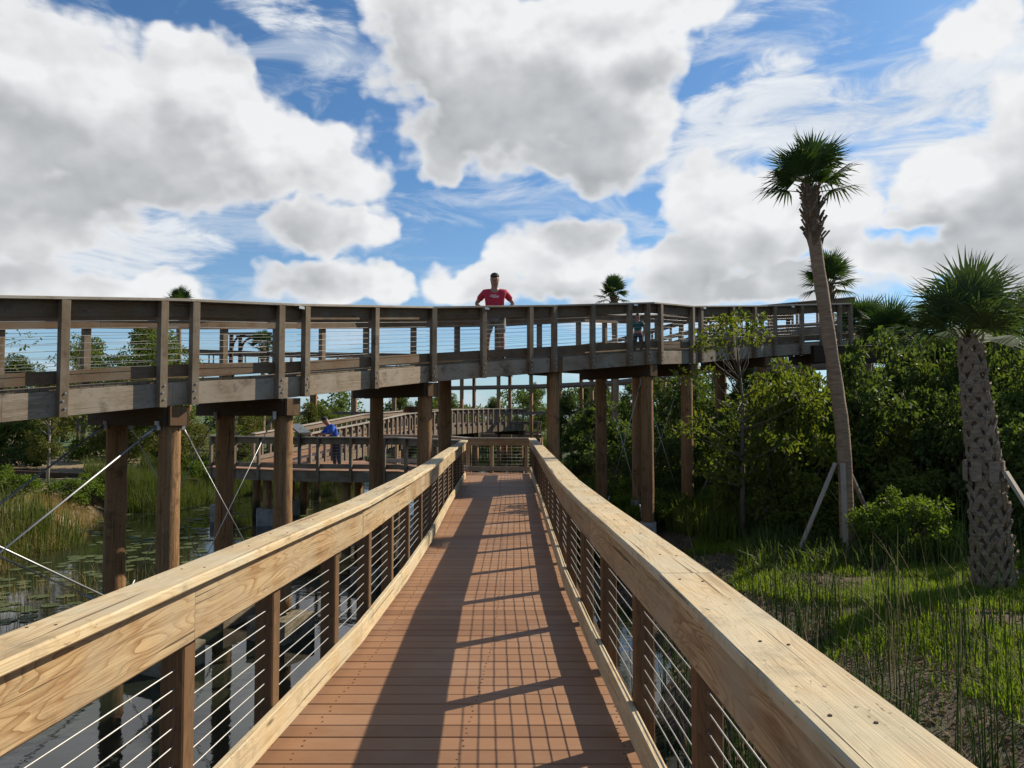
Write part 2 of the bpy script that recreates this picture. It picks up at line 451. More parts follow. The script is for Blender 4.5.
    def shifted(dx, dy):
        P2 = nd(nt, 'ShaderNodeVectorMath', operation='ADD'); L.new(P.outputs[0], P2.inputs[0]); P2.inputs[1].default_value = (dx, dy, 0)
        d = nt.nodes.new('ShaderNodeGroup'); d.node_tree = g; L.new(P2.outputs[0], d.inputs[0]); L.new(nrm.outputs[0], d.inputs[1])
        return d.outputs
    d1 = shifted(0, 0); d2 = shifted(.016, .028); d3 = shifted(.03, .07)
    den = math_(nt, 'ADD', d1[0], d1[1])
    alpha = mapr(nt, den, .02, .50, 0, 1, True)
    # streaky high sheet
    sm = nd(nt, 'ShaderNodeMapping'); sm.inputs['Scale'].default_value = (2.2, 7.5, 1); sm.inputs['Rotation'].default_value = (0, 0, R(-20)); L.new(P.outputs[0], sm.inputs['Vector'])
    sn = noise(nt, sm.outputs[0], 3.0, 9, .64, .5, '2D')
    veil = math_(nt, 'MULTIPLY', mapr(nt, math_(nt, 'ADD', math_(nt, 'MINIMUM', d1[2], .8), math_(nt, 'MULTIPLY', math_(nt, 'SUBTRACT', sn, .5), 2.6)), .05, .85, 0, 1, True), mapr(nt, d1[2], 0, .25, 0, 1))
    # self-shading: cloud with more cloud between it and the sun is greyer, edges towards the sun are bright
    low = mapr(nt, d3[1], -.1, 1.1, 0, 1, True)
    emb = math_(nt, 'SUBTRACT', d2[0], d1[0])
    sh = math_(nt, 'ADD', math_(nt, 'MULTIPLY_ADD', low, .70, .10), math_(nt, 'MULTIPLY', emb, math_(nt, 'MULTIPLY_ADD', low, -.28, .62)), clamp=True)
    sh = math_(nt, 'MULTIPLY', sh, mapr(nt, den, .15, .8, .15, 1, True), clamp=True)
    awayc = mapr(nt, math_(nt, 'ABSOLUTE', az), .9, 1.3, 0, 1)
    lit = mix(nt, awayc, (8.3, 8.35, 8.4), (3.3, 3.5, 3.9))
    cc = mix(nt, sh, lit, (3.9, 4.05, 4.2))
    vc = mix(nt, mapr(nt, sn, .35, .7), (5.6, 6.2, 7.0), (8.2, 8.4, 8.6))
    # deepen the clear blue, then a pale veil near the horizon
    blue = mix(nt, 1.0, sky.outputs[0], (.60, .88, 1.10), 'MULTIPLY')
    mp = nd(nt, 'ShaderNodeMapping'); mp.inputs['Scale'].default_value = (1.6, 5.5, 1); mp.inputs['Rotation'].default_value = (0, 0, R(-24)); L.new(P.outputs[0], mp.inputs['Vector'])
    ci = noise(nt, mp.outputs[0], 3.2, 8, .62, .6, '2D')
    cim = math_(nt, 'MULTIPLY', mapr(nt, ci, .46, .72, 0, 1, True), .55)
    blue = mix(nt, cim, blue, (6.8, 7.3, 7.9))
    hz = mapr(nt, el, -.02, .34, 1, 0, False)
    hz = math_(nt, 'MULTIPLY', math_(nt, 'POWER', hz, 1.5), .42)
    base = mix(nt, hz, blue, (5.2, 6.4, 7.7))
    base = mix(nt, math_(nt, 'MULTIPLY', veil, .9), base, vc)
    col = mix(nt, math_(nt, 'MULTIPLY', alpha, .97), base, cc)
    L.new(col, bg.inputs['Color'])
build_world()

sun = bpy.data.lights.new('sun', 'SUN'); sun.energy = 5.0; sun.angle = R(.45); sun.color = (1.0, .89, .72)
so = bpy.data.objects.new('sun', sun); COL.objects.link(so)
sd = V(math.sin(R(SUN_AZ)) * math.cos(R(SUN_EL)), math.cos(R(SUN_AZ)) * math.cos(R(SUN_EL)), math.sin(R(SUN_EL)))
so.rotation_euler = sd.to_track_quat('Z', 'Y').to_euler(); so.location = sd * 40

# ------------------------------------------------------------------ camera
cam = bpy.data.cameras.new('camera'); cam.sensor_width = 36; cam.lens = 36 * 769 / 1024
cam.clip_end = 3000; cam.clip_start = .05
co = bpy.data.objects.new('camera', cam); COL.objects.link(co)
co.location = (0, 0, 1.55); co.rotation_euler = (R(90 + 2.53), 0, 0)
S.camera = co
S.view_settings.view_transform = 'Standard'; S.view_settings.look = 'None'; S.view_settings.exposure = .36; S.view_settings.gamma = 1
S.render.engine = 'CYCLES'
S.cycles.max_bounces = 6; S.cycles.diffuse_bounces = 3; S.cycles.glossy_bounces = 3; S.cycles.transmission_bounces = 3
S.cycles.use_denoising = True

# ------------------------------------------------------------------ terrain
def interp(t, pts):
    if isinstance(t, np.ndarray):
        return np.interp(t, [p[0] for p in pts], [p[1] for p in pts])
    return float(np.interp(t, [p[0] for p in pts], [p[1] for p in pts]))
SHL = [(-30, -11), (8, -10.5), (15, -11.2), (20, -12.2), (26, -13.8), (31, -13.2), (36, -11.5), (45, -12), (60, -16), (75, -18)]   # left shore x at y
SHR = [(-30, 1.9), (4, 1.8), (10, 1.9), (16, 2.3), (24, 2.2), (34, 2.6), (45, 3.0), (60, 3.5), (75, 3)]
def ground_z(x, y):
    x = np.asarray(x, float); y = np.asarray(y, float)
    wob = .35 * np.sin(y * .9 + 1) + .2 * np.sin(y * 2.3)
    dl = interp(y, SHL) - x + wob
    dr = x - interp(y, SHR) + wob * .5
    df = y - 72
    d = np.maximum(np.maximum(dl, dr), df)
    up = np.where(d > 0, .95 * (1 - np.exp(-np.maximum(d, 0) / 1.3)), np.maximum(d, -1.2) * .5)
    z = WATER + .02 + up
    z = z + np.where(dl > 3, (dl - 3) * .03, 0) * (x < 0)
    z = z + np.clip(dr - 4, 0, 30) * .03 * (x > 0)
    z = z + 3.2 * np.exp(-(((x - 14) / 6.0) ** 2 + ((y - 27) / 7.0) ** 2))
    z = z + (.035 * np.sin(x * 2.1 + y) + .03 * np.sin(y * 2.7 - x * 1.3)) * (d > .3)
    return z
def gz(x, y): return float(ground_z(x, y))

def grid_axis(a, b, step, far):
    core = list(np.arange(a, b + 1e-6, step))
    lo, hi, s = [], [], step
    v = a
    while v > -far:
        s *= 1.35; v -= s; lo.append(v)
    v = b; s = step
    while v < far:
        s *= 1.35; v += s; hi.append(v)
    return np.array(lo[::-1] + core + hi)

def ground():
    xs = grid_axis(-24, 20, .3, 1500); ys = grid_axis(-6, 48, .3, 1500)
    X, Y = np.meshgrid(xs, ys)
    Z = ground_z(X, Y) + rng.normal(0, .012, X.shape)
    nx, ny = len(xs), len(ys)
    co_ = np.stack([X, Y, Z], -1).reshape(-1, 3)
    i = np.arange(nx - 1)[None, :] + np.arange(ny - 1)[:, None] * nx
    F = np.stack([i, i + 1, i + nx + 1, i + nx], -1).reshape(-1, 4)
    me = np_mesh('ground', co_, F)
    me.polygons.foreach_set('use_smooth', np.ones(len(F), bool))
    m, nt, N, L, P = newmat('ground_soil')
    tc = nd(nt, 'ShaderNodeTexCoord'); o = tc.outputs['Object']
    n1 = noise(nt, o, 1.1, 6, .62); n2 = noise(nt, o, 14, 6, .7); n3 = noise(nt, o, .35, 3, .5); n4 = noise(nt, o, 55, 3, .7)
    c = mix(nt, mapr(nt, n2, .35, .7), (.052, .034, .022), (.125, .088, .056))
    c = mix(nt, mapr(nt, n4, .57, .74, 0, .6), c, (.24, .18, .12))
    c = mix(nt, mapr(nt, n1, .55, .68, 0, .7), c, (.06, .085, .022))
    # dry sandy soil on the left bank
    sx = nd(nt, 'ShaderNodeSeparateXYZ'); L.new(o, sx.inputs[0])
    lm = mapr(nt, sx.outputs[0], -12, -9, 1, 0)
    c = mix(nt, math_(nt, 'MULTIPLY', lm, mapr(nt, n3, .3, .6, .3, .9)), c, (.33, .245, .145))
    far = mapr(nt, sx.outputs[1], 34, 50, 0, 1)
    c = mix(nt, far, c, (.055, .085, .022))
    wet = mapr(nt, sx.outputs[2], WATER - .05, WATER + .3, 1, 0)
    c = mix(nt, math_(nt, 'MULTIPLY', wet, .8), c, (.035, .026, .018))
    L.new(c, P.inputs['Base Color']); P.inputs['Roughness'].default_value = .95
    b = nd(nt, 'ShaderNodeBump', _Strength=.9, _Distance=.05); L.new(n2, b.inputs['Height']); L.new(b.outputs[0], P.inputs['Normal'])
    me.materials.append(m)
    tag(link('ground', me), kind='structure')

def np_mesh(name, co_, F):
    me = bpy.data.meshes.new(name)
    k = F.shape[1]
    me.vertices.add(len(co_)); me.vertices.foreach_set('co', co_.astype(np.float32).ravel())
    me.loops.add(F.size); me.loops.foreach_set('vertex_index', F.astype(np.int32).ravel())
    me.polygons.add(len(F)); me.polygons.foreach_set('loop_start', np.arange(0, F.size, k, dtype=np.int32))
    me.update(calc_edges=True)
    return me
ground()

def water():
    m, nt, N, L, P = newmat('pond_water')
    tc = nd(nt, 'ShaderNodeTexCoord')
    n1 = noise(nt, tc.outputs['Object'], 1.5, 3, .5); n2 = noise(nt, tc.outputs['Object'], 7, 3, .5)
    c = mix(nt, mapr(nt, n1, .4, .65), (.012, .016, .010), (.022, .026, .015))
    L.new(c, P.inputs['Base Color']); P.inputs['Roughness'].default_value = .03; P.inputs['IOR'].default_value = 1.333
    P.inputs['Specular IOR Level'].default_value = .9
    h = math_(nt, 'ADD', n1, math_(nt, 'MULTIPLY', n2, .25))
    b = nd(nt, 'ShaderNodeBump', _Strength=.10, _Distance=.05); L.new(h, b.inputs['Height']); L.new(b.outputs[0], P.inputs['Normal'])
    xs = np.array([-30, 6.0]); 
    co_ = np.array([(-30, -30, WATER), (8, -30, WATER), (8, 90, WATER), (-30, 90, WATER)], float)
    me = np_mesh('water', co_, np.array([[0, 1, 2, 3]])); me.materials.append(m)
    tag(link('water', me), kind='structure')
water()

# ------------------------------------------------------------------ paths and railings
def arclen(path):
    s = [0.0]
    for a, b in zip(path, path[1:]): s.append(s[-1] + (Vector(b) - Vector(a)).length)
    return s
def at_s(path, s):
    L_ = arclen(path)
    for i in range(len(path) - 1):
        if s <= L_[i+1] or i == len(path) - 2:
            t = (s - L_[i]) / (L_[i+1] - L_[i])
            return Vector(path[i]).lerp(Vector(path[i+1]), t), (Vector(path[i+1]) - Vector(path[i])).normalized()
def offset(path, d):
    """path moved sideways by d (positive = to the right of travel), mitred at the corners"""
    P_ = [Vector(p) for p in path]; out = []
    for i, p in enumerate(P_):
        ns = []
        for a, b in ((i-1, i), (i, i+1)):
            if a < 0 or b >= len(P_): continue
            t = (P_[b] - P_[a]); t.z = 0; t.normalize(); ns.append(V(t.y, -t.x, 0))
        n = sum(ns, Vector())
        n.normalize()
        n *= d / max(.3, n.dot(ns[0]))
        out.append(p + n)
    return out

def strip(mb, inner, outer, z0, z1, ch=.004, cuts=(), gap=.003, warp=0.0, mi=0):
    """boards laid along a mitred path between two offset lines, one board per segment, butt-jointed at cuts"""
    for i in range(len(inner) - 1):
        a0, a1, b0, b1 = inner[i], inner[i+1], outer[i], outer[i+1]
        Ls = (a1 - a0).length
        ts = [0.0, 1.0]
        for (seg, t) in cuts:
            if seg == i: ts.append(t)
        ts.sort()
        for t0, t1 in zip(ts, ts[1:]):
            g = gap / Ls
            dz = random.uniform(-1, 1) * warp
            rings = []
            k = max(1, int((t1 - t0) * Ls / .5)) if warp else 1
            ph = random.uniform(0, 6)
            for q in range(k + 1):
                t = (t0 + g/2) + (t1 - t0 - g) * q / k
                A = a0.lerp(a1, t); B = b0.lerp(b1, t)
                side = (B - A); w = side.length; side = side.normalized()
                c = (A + B) / 2 + V(0, 0, (z0 + z1) / 2 + dz * .5)
                c = c + side * warp * .5 * math.sin(ph + q * .9)
                rings.append(mb.section(c, side, V(0, 0, 1), w, z1 - z0, ch))
            mb.loft(rings, mi=mi)

def railing(root, path, out, H, posts, mats, label=None, cables=8, post_drop=.35, post_w=.09, cable_r=.0030,
            cap=(.05, .135), cuts_cap=(), cuts_f=(), toe_h=(.045, .185), fascia_h=.185, ch=.004, warp=0.0, bolts=False, post_out=None, boxes=(), nails=False):
    """path = inner face line at deck level; out = +1 when outside is right of travel"""
    capm, fm, pm, tm = mats
    pr = [Vector(p) for p in path]
    mb = MB(); strip(mb, offset(pr, -cap[0]*out), offset(pr, cap[1]*out), H - .038, H, ch, cuts_cap, warp=warp)
    if nails:
        for s_ in posts:
            p, t = at_s(pr, s_); n = V(t.y, -t.x, 0).normalized() * out
            for w_, l_ in ((.0, .02), (.07, -.015), (.03, .5), (.09, .47)):
                q = p + n * w_ + t * l_ + V(0, 0, H + .0018)
                mb.loft([[q + V(.0045*math.cos(a), .0045*math.sin(a), -.004) for a in np.linspace(0, 5.24, 6)], [q + V(.0045*math.cos(a), .0045*math.sin(a), 0) for a in np.linspace(0, 5.24, 6)]], mi=1)
    rl = mb.build('railing', [capm, M['rust']], root)
    if label: rl['label'] = label
    mb = MB(); strip(mb, offset(pr, 0), offset(pr, .038*out), H - .0405 - fascia_h, H - .0405, ch, cuts_f, warp=warp)
    mb.build('fascia_board', fm, rl)
    if toe_h:
        mb = MB(); strip(mb, offset(pr, 0), offset(pr, .038*out), toe_h[0], toe_h[1], ch, cuts_f, warp=warp)
        mb.build('toe_board', tm, rl)
    pc = .0395 + post_w / 2 if post_out is None else post_out
    pl = offset(pr, pc*out)
    L0 = arclen(pr); L1 = arclen(pl)
    for s in posts:
        p, t = at_s(pr, s)
        n = V(t.y, -t.x, 0); n.normalize(); n *= out
        c = p + n * pc
        rz = math.atan2(t.y, t.x)
        mb = MB()
        z0, z1 = -post_drop, H - .041
        mb.box(c + V(0, 0, (z0 + z1) / 2), post_w, post_w, z1 - z0, rz, ch)
        if bolts:
            for q, zz in enumerate((-.08, -.17, -.26)):
                b0 = c + n * (post_w / 2) + V(0, 0, zz) + t * (.012 * (-1) ** q)
                mb.tube([b0, b0 + n * .012], .013, 6, mi=1, smooth=False)
        mb.build('post', [pm, M['bolt']], rl)
    lo = toe_h[1] if toe_h else .05
    hi = H - .04 - fascia_h
    for k in range(cables):
        z = lo + (hi - lo) * (k + .6) / (cables + .2)
        mb = MB(); mb.tube([p + V(0, 0, z) for p in offset(pr, (pc - .01)*out)], cable_r, 5)
        mb.build('cable', M['cable'], rl)
    for s in boxes:
        p, t = at_s(pr, s); n = V(t.y, -t.x, 0).normalized() * out
        mb = MB(); mb.box(p + n * (cap[1] - .01) + V(0, 0, H - .062), .11, .05, .04, math.atan2(t.y, t.x), .003)
        mb.build('bracket', M['bolt'], rl)
    return rl

# ------------------------------------------------------------------ lower boardwalk we stand on
RP = [(.655, -3.0, 0), (.58, 2.8, 0), (.505, 5.0, 0), (.46, 7.0, 0), (.47, 10.5, 0), (.49, 15, 0), (.50, 21.6, 0)]
LP = [(-1.53, -3.0, 0), (-1.0, 5.2, 0), (-.965, 7.2, 0), (-.975, 9.5, 0), (-1.06, 13, 0), (-1.16, 19.4, 0)]
LOWH = .992
walk = empty('lower_boardwalk', (-.3, 9, 0), 'low boardwalk with reddish brown planks and pale timber handrails, running ahead over the pond', 'boardwalk')
def deck_boards(mb, left, right, y0, y1, z=0.0, w=.1365, gap=.0085, th=.025):
    y = y0
    while y < y1:
        def xs(path, yy): return float(np.interp(yy, [p[1] for p in path], [p[0] for p in path]))
        xl, xr = xs(left, y) - .13, xs(right, y) + .13
        e = random.uniform(-.001, .001)
        c = V((xl + xr) / 2, y + w / 2, z - th / 2 + e)
        r0 = mb.section(V(xl, y + w/2, z - th/2 + e), V(0, 1, 0), V(0, 0, 1), w, th, .003)
        r1 = mb.section(V(xr, y + w/2, z - th/2 + e + random.uniform(-.001, .001)), V(0, 1, 0), V(0, 0, 1), w, th, .003)
        mb.loft([r0, r1])
        y += w + gap
mb = MB()
deck_boards(mb, LP, RP, -3.0, 19.45)
for yb in np.arange(-2.93, 19.4, .145):
    for xo in (.10, .86, 1.62):
        for dy in (-.03, .03):
            x0 = float(np.interp(yb, [p[1] for p in LP], [p[0] for p in LP])) + xo + random.uniform(-.008, .008)
            q = V(x0, yb + dy, .0015)
            mb.loft([[q + V(.0055*math.cos(a), .0055*math.sin(a), -.002) for a in np.linspace(0, 5.24, 6)], [q + V(.0055*math.cos(a), .0055*math.sin(a), .0008) for a in np.linspace(0, 5.24, 6)]], mi=1)
mb.build('deck', [M['deck'], M['post']], walk)
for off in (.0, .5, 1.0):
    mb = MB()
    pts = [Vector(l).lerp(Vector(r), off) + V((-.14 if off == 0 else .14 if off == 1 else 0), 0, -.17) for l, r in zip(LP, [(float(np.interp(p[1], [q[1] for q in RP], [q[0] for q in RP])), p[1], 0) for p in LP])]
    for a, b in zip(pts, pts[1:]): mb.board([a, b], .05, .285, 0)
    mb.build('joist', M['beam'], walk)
for y in (-1.5, 2.2, 5.9, 9.6, 13.3, 17.0):
    xl = float(np.interp(y, [p[1] for p in LP], [p[0] for p in LP])); xr = float(np.interp(y, [p[1] for p in RP], [p[0] for p in RP]))
    for x in (xl + .12, xr - .12):
        mb = MB(); mb.tube([(x, y, -2.6), (x, y, -.33)], .12, 12, wob=.02); mb.build('pile', M['pile'], walk)
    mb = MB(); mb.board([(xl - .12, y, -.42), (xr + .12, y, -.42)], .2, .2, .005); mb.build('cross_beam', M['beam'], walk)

def s_of_y(path, ys):
    L_ = arclen(path); return [float(np.interp(y, [p[1] for p in path], L_)) for y in ys]
rposts = s_of_y(RP, [-2.1, -1.0, .1, 1.45, 2.67, 3.75, 4.8, 5.9, 7.1, 8.3, 9.5, 10.7, 11.9, 13.1, 14.3, 15.5, 16.7, 17.9, 19.1, 20.3, 21.4])
lposts = s_of_y(LP, [-2.1, -.95, .3, 1.6, 2.88, 3.75, 4.75, 5.65, 6.6, 7.6, 8.7, 9.9, 11.1, 12.3, 13.5, 14.7, 15.9, 17.1, 18.3, 19.25])
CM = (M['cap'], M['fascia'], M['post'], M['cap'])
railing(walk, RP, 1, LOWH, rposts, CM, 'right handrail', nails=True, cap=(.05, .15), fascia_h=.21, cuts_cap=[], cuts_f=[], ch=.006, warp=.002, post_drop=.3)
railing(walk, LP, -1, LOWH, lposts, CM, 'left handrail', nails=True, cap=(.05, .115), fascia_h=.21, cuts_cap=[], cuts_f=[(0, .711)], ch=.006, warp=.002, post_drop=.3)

# ------------------------------------------------------------------ landing platform at the end
plat = empty('landing_platform', (-3, 23, 0), 'low timber platform at the far end of the boardwalk, turning left behind the round piles', 'platform')
NE = [(-1.16, 19.5, 0), (-3.3, 22.6, 0), (-6.9, 23.2, 0), (-9.6, 24.6, 0)]
FE = [(.5, 21.75, 0), (-1.25, 21.9, 0), (-2.4, 25.2, 0), (-4.9, 26.6, 0)]
def poly_slab(mb, pts, z0, z1):
    r0 = [V(p[0], p[1], z0) for p in pts]; r1 = [V(p[0], p[1], z1) for p in pts]
    mb.loft([r0, r1])
mb = MB()
poly_slab(mb, [(.63, 19.47), (.63, 21.85), (-1.2, 22.05), (-2.35, 25.3), (-4.85, 26.7), (-5.4, 28.2), (-9.9, 27.2), (-9.7, 24.5), (-6.95, 23.1), (-3.3, 22.5), (-1.25, 19.47)], -.03, -.004)
mb.build('deck', M['deck'], plat)
mb = MB(); 
for a, b in zip(NE, NE[1:]): mb.board([Vector(a) + V(0, -.06, -.19), Vector(b) + V(0, -.06, -.19)], .05, .30, 0)
for a, b in zip(FE, FE[1:]): mb.board([Vector(a) + V(0, .1, -.19), Vector(b) + V(0, .1, -.19)], .05, .30, 0)
mb.build('stringer', M['weath'], plat)
def reg(path, sp, ph=.1):
    T = arclen(path)[-1]; n = max(1, round((T - 2*ph) / sp)); return [ph + (T - 2*ph) * i / n for i in range(n + 1)]
WM = (M['weathcap'], M['weath'], M['weath'], M['weath'])
railing(plat, NE, -1, LOWH, reg(NE, 1.0), WM, cables=6, cap=(.05, .13), cable_r=.003)
railing(plat, FE, 1, LOWH, reg(FE, 1.0), (M['weathcap'], M['fascia'], M['fascia'], M['weathcap']), cables=6, cap=(.05, .13), cable_r=.003)
for (x, y) in ((-2.6, 22.2), (-5.0, 23.3), (-7.6, 24.0), (-9.4, 25.0), (-2.6, 25.0), (-5.2, 26.2), (-7.6, 26.6), (.2, 21.3), (-1.0, 21.5)):
    mb = MB(); mb.tube([(x, y, -2.5), (x, y, -.05)], .13, 12, wob=.02); p = mb.build('pile', M['pile'], plat)
    mb = MB(); mb.box((x, y, WATER + .12), .62, .62, .75, .3, .02); mb.build('footing', M['concrete'], p)

# ------------------------------------------------------------------ elevated boardwalk crossing overhead
K = [(-8.6, 4.6, 1.42), (-6.75, 7.35, 1.68), (-4.55, 10.25, 2.07), (-3.42, 11.65, 2.21), (-1.6, 14.5, 2.58), (.9, 16.4, 2.89), (3.15, 17.6, 3.13), (4.4, 19.0, 3.25), (7.0, 21.3, 3.60), (10.0, 22.8, 3.88)]
UH = 1.07
elev = empty('elevated_boardwalk', (0, 15.5, 2.7), 'weathered raised boardwalk on round piles that the man in red stands on', 'elevated boardwalk')
KW = 2.1
KF = [tuple(p) for p in offset(K, -KW)]
mb = MB()
for i in range(len(K) - 1):
    a0, a1, b0, b1 = Vector(K[i]), Vector(K[i+1]), Vector(KF[i]), Vector(KF[i+1])
    n = max(1, round((a1 - a0).length / .145))
    for k in range(n):
        t0, t1 = (k + .02) / n, (k + .97) / n
        q = [a0.lerp(a1, t0), a0.lerp(a1, t1), b0.lerp(b1, t1), b0.lerp(b1, t0)]
        mb.loft([[p - V(0, 0, .04) for p in q], [p.copy() for p in q]])
mb.build('deck', M['weath'], elev)
# edge stringers and inner ones
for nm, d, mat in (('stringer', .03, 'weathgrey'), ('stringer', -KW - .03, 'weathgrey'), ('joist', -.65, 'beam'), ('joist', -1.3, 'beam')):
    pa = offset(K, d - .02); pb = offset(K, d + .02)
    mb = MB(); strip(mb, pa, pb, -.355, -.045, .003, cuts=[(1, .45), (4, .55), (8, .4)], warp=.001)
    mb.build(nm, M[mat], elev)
def s_near(us):
    """arc length along the near edge seen at compass bearings of the photograph's posts"""
    out = []; L_ = arclen(K)
    for u in us:
        k = (u - 512) / 769
        for i in range(len(K) - 1):
            (x0, y0, _), (x1, y1, _) = K[i], K[i+1]
            f0, f1 = x0 - k*y0, x1 - k*y1
            if f0 <= 0 < f1:
                t = f0 / (f0 - f1); out.append(L_[i] + t * (L_[i+1] - L_[i])); break
    return out
nposts = [.3, 1.6, 2.9] + s_near([-60, 58, 157, 189, 275, 300, 370, 430, 480, 527, 551, 590, 627, 645, 657, 689, 698, 730, 752, 773, 800, 820, 838, 849])
KM = (M['weathcap'], M['upfascia'], M['weath'], M['upfascia'])
railing(elev, K, 1, UH, nposts, KM, 'near railing', cables=7, post_drop=.36, post_w=.103, cap=(.06, .16), post_out=.058 + .052, fascia_h=.2,
        toe_h=(.03, .19), bolts=True, warp=.001, cable_r=.003, cuts_cap=[(2, .1), (5, .5)], boxes=s_near([293, 482, 632, 700, 790]))
railing(elev, KF, -1, UH, reg(KF, 1.15), KM, 'far railing', cables=7, post_drop=.36, post_w=.103, cap=(.06, .16), post_out=.058 + .052, fascia_h=.2,
        toe_h=(.03, .19), warp=.001, cable_r=.003)
# bents: near pile, far pile, cross beams, bracing rods
def bent(c, t, zd, base_n, base_f, far_at=None):
    t = Vector(t); t.z = 0; t.normalize()
    n = V(-t.y, t.x, 0)              # towards the far side
    pn, pf = c + n * .14, c + n * (KW - .46)
    if far_at is not None: pf = far_at
    out = []
    for p, base in ((pn, base_n), (pf, base_f)):
        r = .145 * random.uniform(.97, 1.03)
        top = zd - .36
        mb = MB()
        N_ = 16
        pts = [(p.x + random.uniform(-.004, .004), p.y + random.uniform(-.004, .004), base + .05 + (top - base - .05) * i / N_) for i in range(N_ + 1)]
        mb.tube(pts, [r * (1.05 - .1 * i / N_) for i in range(N_ + 1)], 18, wob=.012)
        po = mb.build('pile', M['pile'], elev)
        inwater = base < WATER + .35
        mb = MB()
        if inwater: mb.box((p.x, p.y, base - .2), .72, .72, .4, math.atan2(t.y, t.x) + .2, .02)
        else: mb.tube([(p.x, p.y, base - .5), (p.x, p.y, base + .22)], .19, 20, smooth=True)
        mb.build('footing', M['mossy'] if inwater else M['concrete'], po)
        out.append(p)
    if far_at is None:
        for sgn in (-1, 1):
            mb = MB()
            o = t * (.145 * sgn)
            mb.board([c + n * (-.03) + o + V(0, 0, zd - .49), c + n * (KW + .12) + o + V(0, 0, zd - .49)], .055, .27, .004)
            mb.build('cross_beam', M['beam'], elev)
        mb = MB(); mb.box(c + n * (.02) + V(0, 0, zd - .492), .232, .2, .255, math.atan2(t.y, t.x), .004)
        mb.build('end_block', M['post'], elev)
    else:
        mb = MB(); mb.box(pn - n * .16 + V(0, 0, zd - .20), .46, .09, .33, math.atan2(t.y, t.x), .004)
        mb.build('end_block', M['post'], elev)
    return out
bd = []
for i, (bn, bf) in {1: (-1.5, -1.5), 2: (-1.45, -1.45), 3: (-1.42, -1.45), 4: (-1.45, -1.45), 5: (-1.45, -1.4), 6: (-1.05, -.95), 7: (-1.0, -.8), 8: (-.5, -.2), 9: (1.2, 1.6)}.items():
    a, b, c = Vector(K[i-1]), Vector(K[i]), Vector(K[min(i+1, len(K)-1)])
    t = (b - a).normalized() + ((c - b).normalized() if i < len(K) - 1 else Vector())
    cc = b + t.normalized() * .07
    ps = bent(Vector((cc.x, cc.y, 0)), t, b.z, bn, bf, V(-1.5, 17.2, 0) if i == 5 else None)
    bd.append((ps, b.z, bn, bf))
def rod(p0, p1, r=.014):
    p0, p1 = Vector(p0), Vector(p1); d = (p1 - p0).normalized()
    mb = MB(); mb.tube([p0, p1], r, 6)
    mb.tube([p0, p0 + d * .28], r * 1.8, 6); mb.tube([p1 - d * .28, p1], r * 1.8, 6)
    mb.box(p0, .05, .1, .12, random.uniform(0, 1), .004); mb.box(p1, .05, .1, .12, random.uniform(0, 1), .004)
    mb.build('brace_rod', M['rod'], elev)
for a, b in ((0, 1), (1, 2)):
    (pa, za, na, fa), (pb, zb, nb, fb) = bd[a], bd[b]
    for s, lo_a, lo_b in ((0, na, nb), (1, fa, fb)):
        e = (pb[s] - pa[s]).normalized() * .17
        rod(pa[s] + e + V(0, 0, za - .62), pb[s] - e + V(0, 0, lo_b + .35), .014 if a == 0 else .007)
        rod(pb[s] - e + V(0, 0, zb - .62), pa[s] + e + V(0, 0, lo_a + .35), .014 if a == 0 else .007)
for a in (5, 6):
    (pa, za, na, fa) = bd[a]
    e = (pa[1] - pa[0]).normalized() * .17
    rod(pa[0] + e + V(0, 0, za - .7), pa[1] - e + V(0, 0, fa + .35), .009)
    rod(pa[1] - e + V(0, 0, za - .7), pa[0] + e + V(0, 0, na + .35), .009)
# guy-like rods that drop towards the right bank
(pa, za, na, fa) = bd[6]; (pb, zb, nb_, fb) = bd[7]
rod(pa[0] + V(.16, 0, na + .3), pb[0] + V(-.16, 0, zb - .65), .011)
# dark end beam where the boardwalk meets the wooded mound
mb = MB(); mb.board([(8.6, 22.0, 3.38), (11.3, 22.6, 3.42)], .25, .5, .01); mb.build('end_beam', M['beam'], elev)

